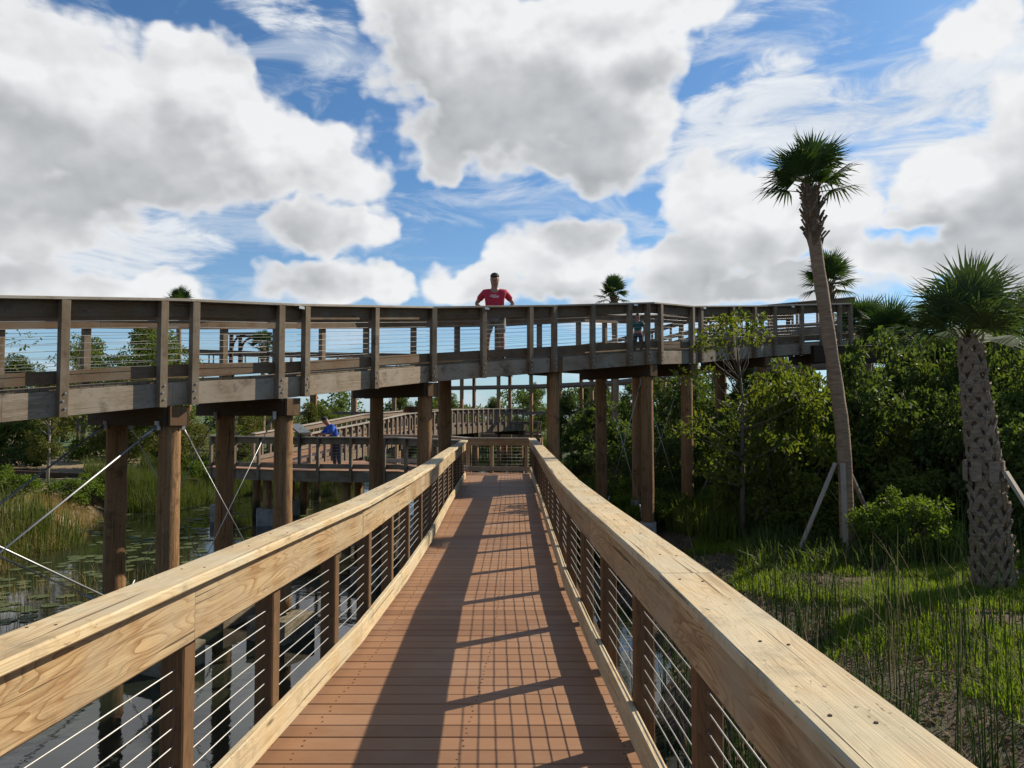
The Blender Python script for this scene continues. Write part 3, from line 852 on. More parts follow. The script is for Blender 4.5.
# ------------------------------------------------------------------ ramp beyond the platform and the distant high loop
def simple_walk(name, label, cat, C, w, H, zb, pile_sp, post_sp, matset, girt=None, loc=None, cables=0, pr=.14):
    root = empty(name, C[len(C)//2], label, cat)
    Lp, Rp = offset(C, -w/2), offset(C, w/2)
    mb = MB()
    for i in range(len(C) - 1):
        q = [Lp[i], Rp[i], Rp[i+1], Lp[i+1]]
        mb.loft([[p - V(0, 0, .05) for p in q], [p.copy() for p in q]])
    mb.build('deck', M['deck'] if matset == 'red' else M['far'], root)
    for P_ in (offset(C, -w/2 - .06), offset(C, w/2 + .06)):
        mb = MB(); strip(mb, offset(P_, -.025), offset(P_, .025), -.34, .02, 0); mb.build('stringer', M['weath'], root)
    mats = (M['weathcap'],) + (M['far'],) * 3
    railing(root, [tuple(p) for p in Lp], -1, H, reg([tuple(p) for p in Lp], post_sp), mats, cables=cables, cable_r=.006, ch=0)
    railing(root, [tuple(p) for p in Rp], 1, H, reg([tuple(p) for p in Rp], post_sp), mats, cables=cables, cable_r=.006, ch=0)
    T = arclen(C)[-1]; n = max(2, round(T / pile_sp))
    for i in range(n + 1):
        p, t = at_s(C, T * i / n * .995 + .05)
        nn = V(t.y, -t.x, 0).normalized()
        for sgn in (-1, 1):
            q = p + nn * sgn * (w / 2 - .1)
            mb = MB(); mb.tube([(q.x, q.y, zb), (q.x, q.y, p.z - .3)], pr, 10); mb.build('pile', M['pile'], root)
        mb = MB(); mb.board([p + nn * (-w/2 - .1) - V(0, 0, .46), p + nn * (w/2 + .1) - V(0, 0, .46)], .25, .24, 0)
        mb.build('cross_beam', M['beam'], root)
    if girt:
        for z in girt:
            for P_ in (Lp, Rp):
                mb = MB()
                for a, b in zip(P_, P_[1:]): mb.board([V(a.x, a.y, z), V(b.x, b.y, z)], .08, .2, 0)
                mb.build('girt', M['far'], root)
    return root
simple_walk('ramp', 'pale railed ramp climbing away to the right behind the landing platform', 'ramp',
            [(-8.0, 26.6, .02), (-7.0, 31, .35), (-6.0, 36, .75), (-4.3, 41, 1.0), (-2.2, 45, 1.1), (-.1, 47.5, 1.12)], 2.0, 1.0, -2.6, 4.5, .55, 'red')
simple_walk('distant_boardwalk', 'distant high boardwalk on many tall thin piles, looping behind the near raised one', 'elevated boardwalk',
            [(-26, 54, 5.3), (-18, 56, 5.2), (-6, 57.5, 5.15), (2, 54, 5.1), (7, 48, 5.2), (9.2, 41, 5.35), (10.5, 35, 5.35), (14.5, 31.5, 5.3)], 2.2, 1.1, -2.6, 2.9, 1.1, 'far', girt=(3.75, 1.9))
simple_walk('distant_boardwalk', 'low distant boardwalk over the far water, seen in the gap under the elevated one', 'boardwalk',
            [(-12, 60, .3), (-5, 61, .3), (2.2, 60, .3)], 2.0, 1.0, -2.6, 3, 1.1, 'far')

# small open shelter on the distant loop
sh = empty('pergola', (-18.8, 55.8, 5.5), 'small dark open timber frame with curved braces standing on the distant boardwalk', 'pergola')
for dx in (-1.3, 1.3):
    for dy in (-.9, .9):
        mb = MB(); mb.box((dx, dy, 1.0), .22, .22, 2.0, 0, 0); mb.build('post', M['beam'], sh, world=False)
mb = MB()
for dy in (-.9, .9):
    for sgn in (-1, 1):
        pts = [(sgn * (1.2 - .9 * (1 - math.cos(a))), dy, 1.1 + .9 * math.sin(a)) for a in np.linspace(0, math.pi/2, 6)]
        mb.tube(pts, .09, 6)
mb.build('arch_brace', M['beam'], sh, world=False)
for dy in (-.9, .9):
    mb = MB(); mb.board([(-1.6, dy, 2.08), (1.6, dy, 2.08)], .12, .16, 0); mb.build('beam', M['beam'], sh, world=False)

# ------------------------------------------------------------------ interpretive signs
def sign(loc, rz, label, sc=1.0):
    r = empty('information_sign', loc, label, 'sign', 'tilted information panels on the handrails', rz)
    mb = MB()
    t = V(0, math.cos(R(35)), math.sin(R(35))); up = V(0, -math.sin(R(35)), math.cos(R(35)))
    c = V(0, .0, .12)
    mb.loft([mb.section(c - t * .25*sc, V(1, 0, 0), up, .75*sc, .03, .004), mb.section(c + t * .25*sc, V(1, 0, 0), up, .75*sc, .03, .004)])
    mb.build('panel', M['black'], r, world=False)
    mb = MB(); c2 = c + up * .019
    mb.loft([mb.section(c2 - t * .22*sc, V(1, 0, 0), up, .69*sc, .006, 0), mb.section(c2 + t * .22*sc, V(1, 0, 0), up, .69*sc, .006, 0)])
    mb.build('face', M['signface'], r, world=False)
    mb = MB(); mb.box((0, -.02, -.4), .09, .07, 1.05, 0, .004); mb.build('bracket_post', M['black'], r, world=False)
sign((-6.35, 22.98, LOWH + .12), R(75), 'black tilted information panel on the platform rail beside the person in blue')
sign((-5.0, 38.2, 1.85), R(200), 'small dark tilted information panel on the rail of the far ramp')

# ------------------------------------------------------------------ people
def skin_mesh(name, verts, edges, radii, mat, parent, root_i=0, lv=2):
    me = bpy.data.meshes.new(name); me.from_pydata([tuple(v) for v in verts], edges, []); me.update()
    o = link(name, me, parent)
    md = o.modifiers.new('skin', 'SKIN')
    md.use_smooth_shade = True
    sv = me.skin_vertices[0].data
    for i, r in enumerate(radii):
        sv[i].radius = (r, r) if not hasattr(r, '__len__') else r
        sv[i].use_root = (i == root_i)
    s = o.modifiers.new('sub', 'SUBSURF'); s.levels = lv; s.render_levels = lv
    me.materials.append(mat)
    return o

def chain(J, R_, defs):
    """defs: list of (name, parent, pos, radius)"""
    idx, v, e, r = {}, [], [], []
    for (n, p, pos, rad) in defs:
        idx[n] = len(v); v.append(Vector(pos)); r.append(rad)
        if p is not None: e.append((idx[p], idx[n]))
    return v, e, r

def ellipsoid(mb, c, rx, ry, rz_, n=14, m=10, jit=0, squash=None):
    rings = []
    for i in range(m + 1):
        a = math.pi * i / m
        rr = max(.02, math.sin(a))
        rings.append([V(c[0] + rx*rr*math.cos(2*math.pi*k/n), c[1] + ry*rr*math.sin(2*math.pi*k/n), c[2] - rz_*math.cos(a)) for k in range(n)])
    mb.loft(rings, smooth=True)

def person(loc, rz, H, label, shirt, shorts, long_legs=False, hat=True, pose='akimbo', lean=0.0, stocky=1.0, printed=False):
    root = empty('person', loc, label, 'person', None, rz)
    s = H / 1.8; k = stocky
    def P(x, y, z):   # figure faces local -Y
        yy = y - (max(0, z - .95) * math.sin(lean)); zz = z if z < .95 else .95 + (z - .95) * math.cos(lean)
        return (x * s, yy * s, zz * s)
    if pose == 'akimbo':
        elb, wr, hd = (.385, .05, 1.17), (.235, -.06, 1.04), (.185, -.11, 1.02)
    elif pose == 'lean':
        elb, wr, hd = (.26, -.16, 1.22), (.16, -.38, 1.16), (.13, -.46, 1.13)
    else:
        elb, wr, hd = (.27, .03, 1.13), (.29, -.06, .87), (.29, -.08, .80)
    defs = [('pelvis', None, P(0, 0, .96), (.155*k*s, .115*k*s)), ('belly', 'pelvis', P(0, -.02*k, 1.10), (.158*k*s, .125*k*s)), ('chest', 'belly', P(0, 0, 1.30), (.175*k*s, .12*k*s)),
            ('neckb', 'chest', P(0, .01, 1.44), (.078*s, .075*s)), ('neck', 'neckb', P(0, -.005, 1.54), .07*s), ('jaw', 'neck', P(0, -.035, 1.585), (.088*s, .09*s)),
            ('head', 'jaw', P(0, -.02, 1.68), (.098*s, .115*s)), ('crown', 'head', P(0, -.012, 1.76), (.08*s, .09*s))]
    for sg, nm in ((-1, 'l'), (1, 'r')):
        defs += [('sh'+nm, 'chest', P(sg*.195*k, .01, 1.40), .064*s), ('el'+nm, 'sh'+nm, P(sg*elb[0], elb[1], elb[2]), .043*s), ('fa'+nm, 'el'+nm, P(sg*(elb[0]*.65+wr[0]*.35), elb[1]*.65+wr[1]*.35, elb[2]*.65+wr[2]*.35), .044*s),
                 ('wr'+nm, 'fa'+nm, P(sg*wr[0], wr[1], wr[2]), .029*s), ('pa'+nm, 'wr'+nm, P(sg*hd[0], hd[1], hd[2]), (.042*s, .022*s)),
                 ('hip'+nm, 'pelvis', P(sg*.11, 0, .88), .10*s), ('kn'+nm, 'hip'+nm, P(sg*.145, -.015, .50), .062*s), ('ca'+nm, 'kn'+nm, P(sg*.155, .02, .36), .058*s),
                 ('an'+nm, 'ca'+nm, P(sg*.16, .02, .10), .038*s), ('he'+nm, 'an'+nm, P(sg*.16, .01, .045), .042*s), ('to'+nm, 'he'+nm, P(sg*.175, -.16, .03), (.045*s, .028*s))]
        for q, (dx, dz, ln) in enumerate(((.0, .02, .075), (.012, .007, .085), (.02, -.007, .08), (.024, -.02, .065))):
            base = Vector(P(sg*hd[0], hd[1], hd[2])); d = (Vector(P(sg*hd[0], hd[1], hd[2])) - Vector(P(sg*wr[0], wr[1], wr[2]))).normalized()
            b1 = base + V(0, 0, dz * s) + d * .045 * s; b2 = b1 + d * ln * .5 * s + V(0, 0, -.004); b3 = b2 + (d + V(-sg*.3, 0, -.35)).normalized() * ln * .5 * s
            defs += [('f%d%s' % (q, nm), 'pa'+nm, tuple(b1), .0095*s), ('g%d%s' % (q, nm), 'f%d%s' % (q, nm), tuple(b2), .0085*s), ('h%d%s' % (q, nm), 'g%d%s' % (q, nm), tuple(b3), .0075*s)]
        tb = Vector(P(sg*hd[0], hd[1], hd[2])) + V(0, -.02*s, .03*s)
        defs += [('t0'+nm, 'pa'+nm, tuple(tb), .011*s), ('t1'+nm, 't0'+nm, tuple(tb + V(-sg*.01, -.02, .035) * s), .009*s)]
    v, e, r = chain(None, None, defs)
    body = skin_mesh('body', v, e, r, M['skin'], root)
    # face: nose, ears, eyes on the head
    mb = MB()
    hx, hy, hz = P(0, -.02, 1.67)
    ellipsoid(mb, (hx, hy - .105*s, hz - .005*s), .014*s, .022*s, .026*s, 8, 6)
    for sg in (-1, 1): ellipsoid(mb, (hx + sg*.083*s, hy + .01*s, hz), .012*s, .022*s, .034*s, 8, 6)
    mb.build('face', M['skin'], root, world=False)
    mb = MB()
    for sg in (-1, 1): ellipsoid(mb, (hx + sg*.033*s, hy - .086*s, hz + .022*s), .014*s, .012*s, .009*s, 8, 6)
    ellipsoid(mb, (hx, hy - .094*s, hz - .045*s), .025*s, .01*s, .006*s, 8, 6)
    mb.build('eyes', M['hair'], root, world=False)
    # shirt
    sdef = [('pelvis', None, P(0, -.005, .97), (.172*k*s, .135*k*s)), ('belly', 'pelvis', P(0, -.02*k, 1.10), (.178*k*s, .145*k*s)), ('chest', 'belly', P(0, 0, 1.33), (.185*k*s, .136*k*s)), ('neckb', 'chest', P(0, .01, 1.50), (.098*s, .09*s))]
    for sg, nm in ((-1, 'l'), (1, 'r')):
        f = .72 if pose != 'lean' else .9
        m_ = (sg*(.205*k*(1-f)+elb[0]*f), .01*(1-f)+elb[1]*f, 1.42*(1-f)+elb[2]*f)
        sdef += [('sh'+nm, 'chest', P(sg*.185*k, .01, 1.40), .084*s), ('el'+nm, 'sh'+nm, P(*m_), .068*s)]
        if pose == 'lean': sdef += [('wr'+nm, 'el'+nm, P(sg*wr[0], wr[1], wr[2]), .045*s)]
    v, e, r = chain(None, None, sdef); skin_mesh('shirt', v, e, r, shirt, root)
    if printed:
        mb = MB(); c = Vector(P(0, 0, 1.29))
        for (dx, dz, w, h) in ((-.02, .035, .11, .012), (.0, .012, .19, .014), (.015, -.012, .12, .012)):
            mb.box(c + V(dx, -.146*k, dz) * s, w*s, .006, h*s, 0, 0)
        mb.build('chest_print', M['white'], root, world=False)
    kn = .50 if not long_legs else .09
    pd = [('pelvis', None, P(0, 0, .97), (.165*k*s, .13*k*s))]
    for sg, nm in ((-1, 'l'), (1, 'r')):
        pd += [('hip'+nm, 'pelvis', P(sg*.115, 0, .86), .122*s), ('kn'+nm, 'hip'+nm, P(sg*.148, -.01, .54), .098*s)]
        if long_legs: pd += [('an'+nm, 'kn'+nm, P(sg*.16, .015, .1), .065*s)]
    v, e, r = chain(None, None, pd); skin_mesh('trousers' if long_legs else 'shorts', v, e, r, shorts, root)
    mb = MB()
    for sg in (-1, 1):
        ellipsoid(mb, P(sg*.165, -.07, .045), .055*s, .145*s, .05*s, 10, 8)
    mb.build('shoes', M['shoe'], root, world=False)
    mb = MB()
    c = P(0, -.012, 1.735)
    ellipsoid(mb, c, .093*s, .112*s, .078*s)
    if hat:
        mb.loft([mb.section(V(c[0], c[1] - .08*s, c[2] + .005*s), V(1, 0, 0), V(0, 0, 1), .15*s, .014, .003), mb.section(V(c[0], c[1] - .19*s, c[2] - .02*s), V(1, 0, 0), V(0, 0, 1), .10*s, .01, .002)])
    mb.build('cap' if hat else 'hair', M['capblack'] if hat else M['hair'], root, world=False)
    return root
person((-.36, 15.93, 2.735), 0.0, 1.83, 'man in red T-shirt, grey shorts and black cap, hands on hips on the raised boardwalk', M['red'], M['greycloth'], stocky=1.13, printed=True)
person((-5.45, 24.0, 0), R(-50), 1.72, 'person in a blue top and dark trousers bending over the platform rail beside the sign', M['blue'], M['darkcloth'], long_legs=True, pose='lean', lean=.6, hat=True)
person((3.2, 19.45, 3.15), R(-30), 1.05, 'small person in a dark teal top behind the elevated railing near its bend', M['green'], M['darkcloth'], long_legs=True, pose='down', hat=False)

# ------------------------------------------------------------------ vegetation generators
def rand_dirs(n, up=0.0):
    d = rng.normal(0, 1, (n, 3)); d[:, 2] += up
    return d / np.linalg.norm(d, axis=1, keepdims=True)

def leaves_mesh(name, C, D, L_, W_, mat, fold=.25):
    """each leaf: a diamond of two faces bent along the midrib; C centres, D growth direction, L_ length, W_ width"""
    n = len(C)
    r = rand_dirs(n)
    side = np.cross(D, r); side /= np.linalg.norm(side, axis=1, keepdims=True) + 1e-9
    nor = np.cross(side, D)
    L_ = np.broadcast_to(np.asarray(L_, float), (n,))[:, None]; W_ = np.broadcast_to(np.asarray(W_, float), (n,))[:, None]
    b = C - D * L_ * .5; t = C + D * L_ * .5
    s1 = C + side * W_ * .5 + nor * W_ * fold; s2 = C - side * W_ * .5 + nor * W_ * fold
    co_ = np.stack([b, s1, t, s2], 1).reshape(-1, 3)
    i = np.arange(n) * 4
    F = np.concatenate([np.stack([i, i+1, i+2], 1), np.stack([i, i+2, i+3], 1)])
    me = np_mesh(name, co_, F); me.materials.append(mat)
    return me

def clump_points(centers, rads, per, flat=.8):
    out, dirs = [], []
    for c, r in zip(centers, rads):
        d = rand_dirs(per, .15)
        rr = r * rng.uniform(.25, 1.0, (per, 1)) ** .6
        p = np.asarray(c) + d * rr * np.array([1, 1, flat])
        out.append(p); dd = d + rng.normal(0, .6, d.shape); dd[:, 2] -= .25; dirs.append(dd / np.linalg.norm(dd, axis=1, keepdims=True))
    return np.concatenate(out), np.concatenate(dirs)

def shrub_proto(name, label_mat, rx, ry, h, nclump, per, leaf, seedv, clr=.32):
    """foliage hangs on clumps round the surface of an uneven dome; base at origin"""
    centers, rads = [], []
    for i in range(nclump):
        a = rng.uniform(0, 2*math.pi); e = math.asin(rng.uniform(.0, 1.0)); q = rng.uniform(.45, 1.0) ** .7
        k = 1 + .18 * math.sin(3*a + seedv) + .12 * math.sin(5*a + 2*seedv)
        centers.append((rx*q*k*math.cos(a)*math.cos(e), ry*q*k*math.sin(a)*math.cos(e), .12*h + .82*h*q*math.sin(e)))
        rads.append(clr * rng.uniform(.6, 1.3))
    C, D = clump_points(centers, rads, per)
    me = leaves_mesh(name, C, D, rng.uniform(.7, 1.3, len(C)) * leaf, rng.uniform(.7, 1.2, len(C)) * leaf * .55, label_mat)
    mb = MB()
    for c in centers[::2]:
        mid = Vector(c) * .5 + V(rng.uniform(-.1, .1), rng.uniform(-.1, .1), 0)
        mb.tube([V(rng.uniform(-.12, .12), rng.uniform(-.12, .12), -.1), mid, Vector(c)], [.022, .014, .005], 5)
    return me, mb

def make_shrub(proto, loc, rz, sc, label, cat='shrub', group='shrubs and small trees on the banks', name='shrub'):
    me_f, me_s = proto
    r = empty(name, loc, label, cat, group, rz); r.scale = sc if hasattr(sc, '__len__') else (sc, sc, sc)
    link('foliage', me_f, r); link('stem', me_s, r)
    return r
def finish(p):
    me, mb = p
    o = mb.build('stem', M['bark']); me_s = o.data; bpy.data.objects.remove(o)
    return me, me_s

SH = {
 'dark': finish(shrub_proto('foliage_dark', M['leaf_dark'], 1.25, 1.2, 2.3, 75, 130, .11, 1.0, .26)),
 'dark2': finish(shrub_proto('foliage_dark_b', M['leaf_dark'], 1.4, 1.2, 2.0, 75, 110, .09, 2.4)),
 'mid': finish(shrub_proto('foliage_mid', M['leaf_mid'], 1.2, 1.1, 2.0, 60, 110, .11, .3)),
 'bright': finish(shrub_proto('foliage_bright', M['leaf_bright'], .75, .75, 1.0, 60, 110, .065, 1.7, .18)),
 'yellow': finish(shrub_proto('foliage_yellow', M['leaf_spring'], 1.15, 1.05, 2.4, 70, 95, .10, 3.1, .27)),
 'cyp': finish(shrub_proto('foliage_cypress', M['leaf_cypress'], .95, .95, 3.0, 60, 120, .075, 4.2, .36)),
}

def tree_proto(name, mat, H, trunk_r, cr, ch, ncl, per, leaf, bark, base=.35, seedv=0, clr=.5, lean=.05, sparse=False):
    """tapered trunk with limbs, foliage clumps at the limb ends and along them"""
    mb = MB()
    top = V(lean * H, 0, H * .86)
    tr = [V(0, 0, -.2), V(.02, .01, H * .3), V(lean*H*.5 + .05, -.04, H*.6), top]
    mb.tube(tr, [trunk_r * 1.15, trunk_r * .85, trunk_r * .5, trunk_r * .18], 9, wob=.05)
    centers, rads = [], []
    for i in range(ncl):
        f = rng.uniform(base, 1.0); z0 = H * (base * .8 + (f - base) * .75)
        a = i * 2.4 + rng.uniform(-.4, .4) + seedv
        env = math.sin(math.pi * min(1, max(0.12, (f - base) / (1 - base) * .82 + .15)))
        rr = cr * env * rng.uniform(.45, 1.05)
        c = V(lean*H*f + rr*math.cos(a), rr*math.sin(a), H * f * .97 + rng.uniform(-.1, .1))
        s0 = V(lean * H * z0 / H, 0, z0)
        midp = s0.lerp(c, .5) + V(rng.uniform(-.1, .1), rng.uniform(-.1, .1), -.05 * H * .2)
        mb.tube([s0, midp, c], [trunk_r * .32, trunk_r * .18, trunk_r * .06], 5)
        centers.append(c); rads.append(clr * rng.uniform(.6, 1.2))
        if not sparse:
            centers.append(midp.lerp(c, .4)); rads.append(clr * rng.uniform(.5, .9))
    C, D = clump_points(centers, rads, per, .7)
    me = leaves_mesh(name, C, D, rng.uniform(.7, 1.3, len(C)) * leaf, rng.uniform(.7, 1.2, len(C)) * leaf * .5, mat)
    o = mb.build('trunk', bark); me_t = o.data; bpy.data.objects.remove(o)
    return me, me_t
def make_tree(proto, loc, rz, sc, label, cat='tree', group=None, name='tree'):
    r = empty(name, loc, label, cat, group, rz); r.scale = sc if hasattr(sc, '__len__') else (sc,)*3
    link('crown', proto[0], r); link('trunk', proto[1], r)
    return r
TR = {
 'oak': tree_proto('crown_oak', M['leaf_mid'], 7.0, .16, 2.5, 4, 46, 130, .17, M['bark'], .3, 0, .62),
 'dark': tree_proto('crown_dark', M['leaf_dark'], 6.0, .16, 2.4, 4, 46, 150, .16, M['bark'], .22, 1, .62),
 'cyp': tree_proto('crown_cypress', M['leaf_cypress'], 4.2, .06, 1.0, 3, 38, 80, .10, M['barkpale'], .25, 2, .30, .0),
 'thin': tree_proto('crown_thin', M['leaf_mid'], 5.5, .07, 1.7, 3, 26, 32, .13, M['bark'], .35, 3, .42, .03, True),
 'young': tree_proto('crown_young', M['leaf_spring'], 4.75, .055, 1.6, 3, 46, 44, .115, M['bark'], .28, .7, .30, -.02, True),
}

# fan palm -----------------------------------------------------------------
def frond(mbv, mbf, base, d, petiole, blade, nl=34, spread=2.6, droop=.35, width=.03, mbp=None, twist=0.0):
    d = d.normalized()
    side = d.cross(V(0, 0, 1)); side = side.normalized() if side.length > .05 else V(1, 0, 0)
    side = (Matrix.Rotation(twist, 3, d) @ side).normalized()
    nor = side.cross(d).normalized()
    hub = base + d * petiole + V(0, 0, -.06 * petiole)
    if mbp is not None: mbp.tube([base, base.lerp(hub, .5) + V(0, 0, .02), hub], [.016, .011, .008], 5)
    for i in range(nl):
        a = (i / (nl - 1) - .5) * spread
        l = blade * (.62 + .38 * math.cos(a * .75)) * random.uniform(.88, 1.06)
        dr = (d * math.cos(a) + side * math.sin(a)).normalized()
        hubp = hub + d * (.12 * blade * math.cos(a))
        curve = nor * (-.10 * abs(math.sin(a)) * l)
        w = width * random.uniform(.8, 1.15)
        sd_ = dr.cross(nor).normalized()
        m_ = hubp + dr * l * .55 + curve * .4 + V(0, 0, -droop * .12 * l)
        t_ = hubp + dr * l + curve + V(0, 0, -droop * random.uniform(.5, 1.4) * l * .55)
        b0 = len(mbv)
        mbv.extend([hubp - sd_ * w * .25, hubp + sd_ * w * .25, m_ + sd_ * w * .5 + nor * .006, m_ - sd_ * w * .5 + nor * .006, t_])
        mbf.append((b0, b0+1, b0+2, b0+3)); mbf.append((b0+3, b0+2, b0+4))

def palm(loc, axis, tr_r, crown_c, label, nf=26, blade=.6, pet=.45, el=(5, 85), boots='top', mat='palm', name='palm_tree', group=None, crown_droop=.35, nl=32, width=.032, seedv=1, bulge=1.0, trim=None):
    """axis: list of world points of the trunk from the ground to the crown"""
    random.seed(seedv * 77 + 5)
    root = empty(name, loc, label, 'palm tree', group)
    L0 = Vector(loc); ax = [Vector(p) - L0 for p in axis]
    n = 26
    Ls = arclen(ax); pts = [at_s(ax, Ls[-1] * i / n)[0] for i in range(n + 1)]
    # smooth the axis
    for _ in range(6): pts = [pts[0]] + [(pts[i-1] + pts[i] * 2 + pts[i+1]) / 4 for i in range(1, n)] + [pts[-1]]
    mb = MB()
    rad = [tr_r * ((1.2 - .72 * i / n) / (1.0 - .12 * i / n) if boots == 'all' else 1.35 if i == 0 else 1.18 if i == 1 else 1.0 + .04 * math.sin(i * 2.1)) * (1.0 - .12 * i / n) for i in range(n + 1)]
    mb.tube(pts, rad, 18, wob=.03)
    mb.build('trunk', M['palmbark'] if boots == 'top' else M['bootdark'], root, world=False)
    # leaf-base boots
    mb = MB()
    total = Ls[-1]
    if boots == 'all': z0s, z1s, step, bl = .02, .94, .115, .30
    else: z0s, z1s, step, bl = .84, .995, .05, .30
    s = z0s * total; k = 0
    while s < z1s * total:
        c, t = at_s(pts, s)
        rr = tr_r * ((1.2 - .72 * s / total) if boots == 'all' else .92)
        for q in range(5 if boots == 'all' else 3):
            a = (k * math.pi / 5 if boots == 'all' else k * 2.399) + q * 2 * math.pi / (5 if boots == 'all' else 3) + random.uniform(-.16, .16)
            o = V(math.cos(a), math.sin(a), 0); tang = V(-math.sin(a), math.cos(a), 0)
            for sg in ((-1, 1) if boots == 'all' else (0,)):
                w = .062 if boots == 'all' else .045
                b0 = c + o * rr * .93 + tang * sg * .11
                m1 = c + o * (rr * 1.05 + .025) + V(0, 0, bl * .5) + tang * sg * .045
                e = c + o * (rr * 1.1 + (random.uniform(.02, .09) if boots == 'all' else random.uniform(.07, .15))) + V(0, 0, bl * random.uniform(.85, 1.1)) - tang * sg * .03
                mb.board([b0, m1, e.lerp(m1, random.uniform(0, .35))], w * random.uniform(.9, 1.3), .025, .004, up=o)
        s += step; k += 1
    mb.build('leaf_base', M['bootpale'] if boots == 'all' else M['bootdark'], root, world=False)
    top = pts[-1]
    v_, f_ = [], []; mp = MB()
    for i in range(nf):
        a = i * 2.399 + random.uniform(-.25, .25)
        e = R(el[0] + (el[1] - el[0]) * ((i + .5) / nf) ** .85 + random.uniform(-6, 6))
        d = V(math.cos(a)*math.cos(e), math.sin(a)*math.cos(e), math.sin(e))
        k_ = random.uniform(.85, 1.1)
        frond(v_, f_, top + V(0, 0, -.15 + .2 * i / nf), d, pet * k_, blade * k_, nl, 2.5 + .4 * math.cos(e), crown_droop * (1.3 - .7 * math.sin(e)), width, mp, random.uniform(-.4, .4))
    me = bpy.data.meshes.new('crown'); me.from_pydata([tuple(q) for q in v_], [], f_); me.materials.append(M[mat]); me.update()
    link('crown', me, root)
    mp.build('leaf_stalk', M['leaf_yellow'] if mat == 'palm_l' else M['palm_l'], root, world=False)
    return root

g1 = gz(5.95, 13.75)
palm((5.95, 13.75, g1), [(5.95, 13.75, g1 - .2), (5.93, 13.75, 1.2), (5.66, 13.75, 3.2), (5.42, 13.75, 5.0), (5.40, 13.75, 5.72)], .125, None,
     'tall slim palm with a smooth leaning trunk, its clipped fan crown highest in the sky', nf=19, blade=.74, pet=.42, el=(12, 88), seedv=3, crown_droop=.7, nl=24, width=.04)
g2 = gz(6.62, 10.7)
palm((6.62, 10.7, g2), [(6.62, 10.7, g2 - .2), (6.6, 10.7, .3), (6.50, 10.75, 1.5), (6.44, 10.8, 2.68)], .185, None,
     'thick short palm with criss-cross leaf bases on its trunk, near the right edge', nf=22, blade=.84, pet=.44, el=(16, 88), boots='all', seedv=5, crown_droop=.7, width=.038, nl=24, mat='palm_l')
def far_palm(x, y, ztop, label, sd_, blade=.75, g=None, mat='palm', r=.16, el=(-10, 85), nf=22, zb=None):
    zb = gz(x, y) if zb is None else zb
    palm((x, y, zb), [(x, y, zb - .2), (x + .1, y, (zb + ztop) / 2), (x, y, ztop)], r, None, label, nf=nf, blade=blade, pet=.45, el=el, seedv=sd_, nl=22, width=.05, group=g, mat=mat)
far_palm(5.05, 38, 7.65, 'distant small palm head above the raised boardwalk rail, right of the man in red', 7, .6)
far_palm(10.75, 26, 6.15, 'palm head half hidden behind the tall slim palm trunk', 8, .75)
far_palm(-19.6, 45, 8.2, 'distant palm tips just clearing the elevated rail at left', 9, .75)
far_palm(-15.6, 48, 6.1, 'small far palm seen through the elevated railing beside the timber frame', 10, .6)
for i, (x, y, zt, b, lb) in enumerate([(12.0, 24.4, 4.1, .95, 'bushy palm over the end of the elevated boardwalk'), (13.4, 23.6, 4.3, .95, 'bushy palm between the boardwalk end and the thick palm'),
                                       (11.6, 21.0, 2.9, .85, 'pale green low palm in front of the bushy palms'), (15.4, 25.5, 4.9, 1.0, 'bushy palm crown behind the thick palm at the skyline'), (12.4, 27.0, 4.7, .9, 'rearmost bushy palm beyond the boardwalk end')]):
    far_palm(x, y, zt, lb, 20 + i, b, 'palms on the wooded mound', 'palm_l' if i == 2 else 'palm', .17, (-25, 80), 30)

# props that steady the two transplanted palms
def prop_set(c, z_at, feet, label, band=5, r=.2):
    root = empty('palm_brace', (c[0], c[1], gz(*c[:2])), label, 'timber props', None)
    for (fx, fy, w) in feet:
        mb = MB(); p1 = V(c[0], c[1], z_at); foot = V(fx, fy, gz(fx, fy) - .03)
        o = (foot - p1); o.z = 0; o.normalize()
        mb.board([foot, p1 + o * r], w, .045, .003, up=V(0, 0, 1)); mb.build('prop', M['prop'], root)
    for q in range(band):
        a = q * 2 * math.pi / 7 + .2
        mb = MB(); mb.box((c[0] + math.cos(a)*r*.86, c[1] + math.sin(a)*r*.86, z_at), .03, .13, .28, a, .003); mb.build('cleat', M['bootpale'], root)
prop_set((5.88, 13.75), .75, [(4.95, 13.6, .07), (5.75, 13.35, .09), (7.0, 14.7, .07)], 'grey timber props steadying the tall slim palm', band=0, r=.13)
prop_set((6.55, 10.72), .82, [(7.25, 9.75, .11)], 'pale timber prop and cleats steadying the thick palm', r=.27, band=7)

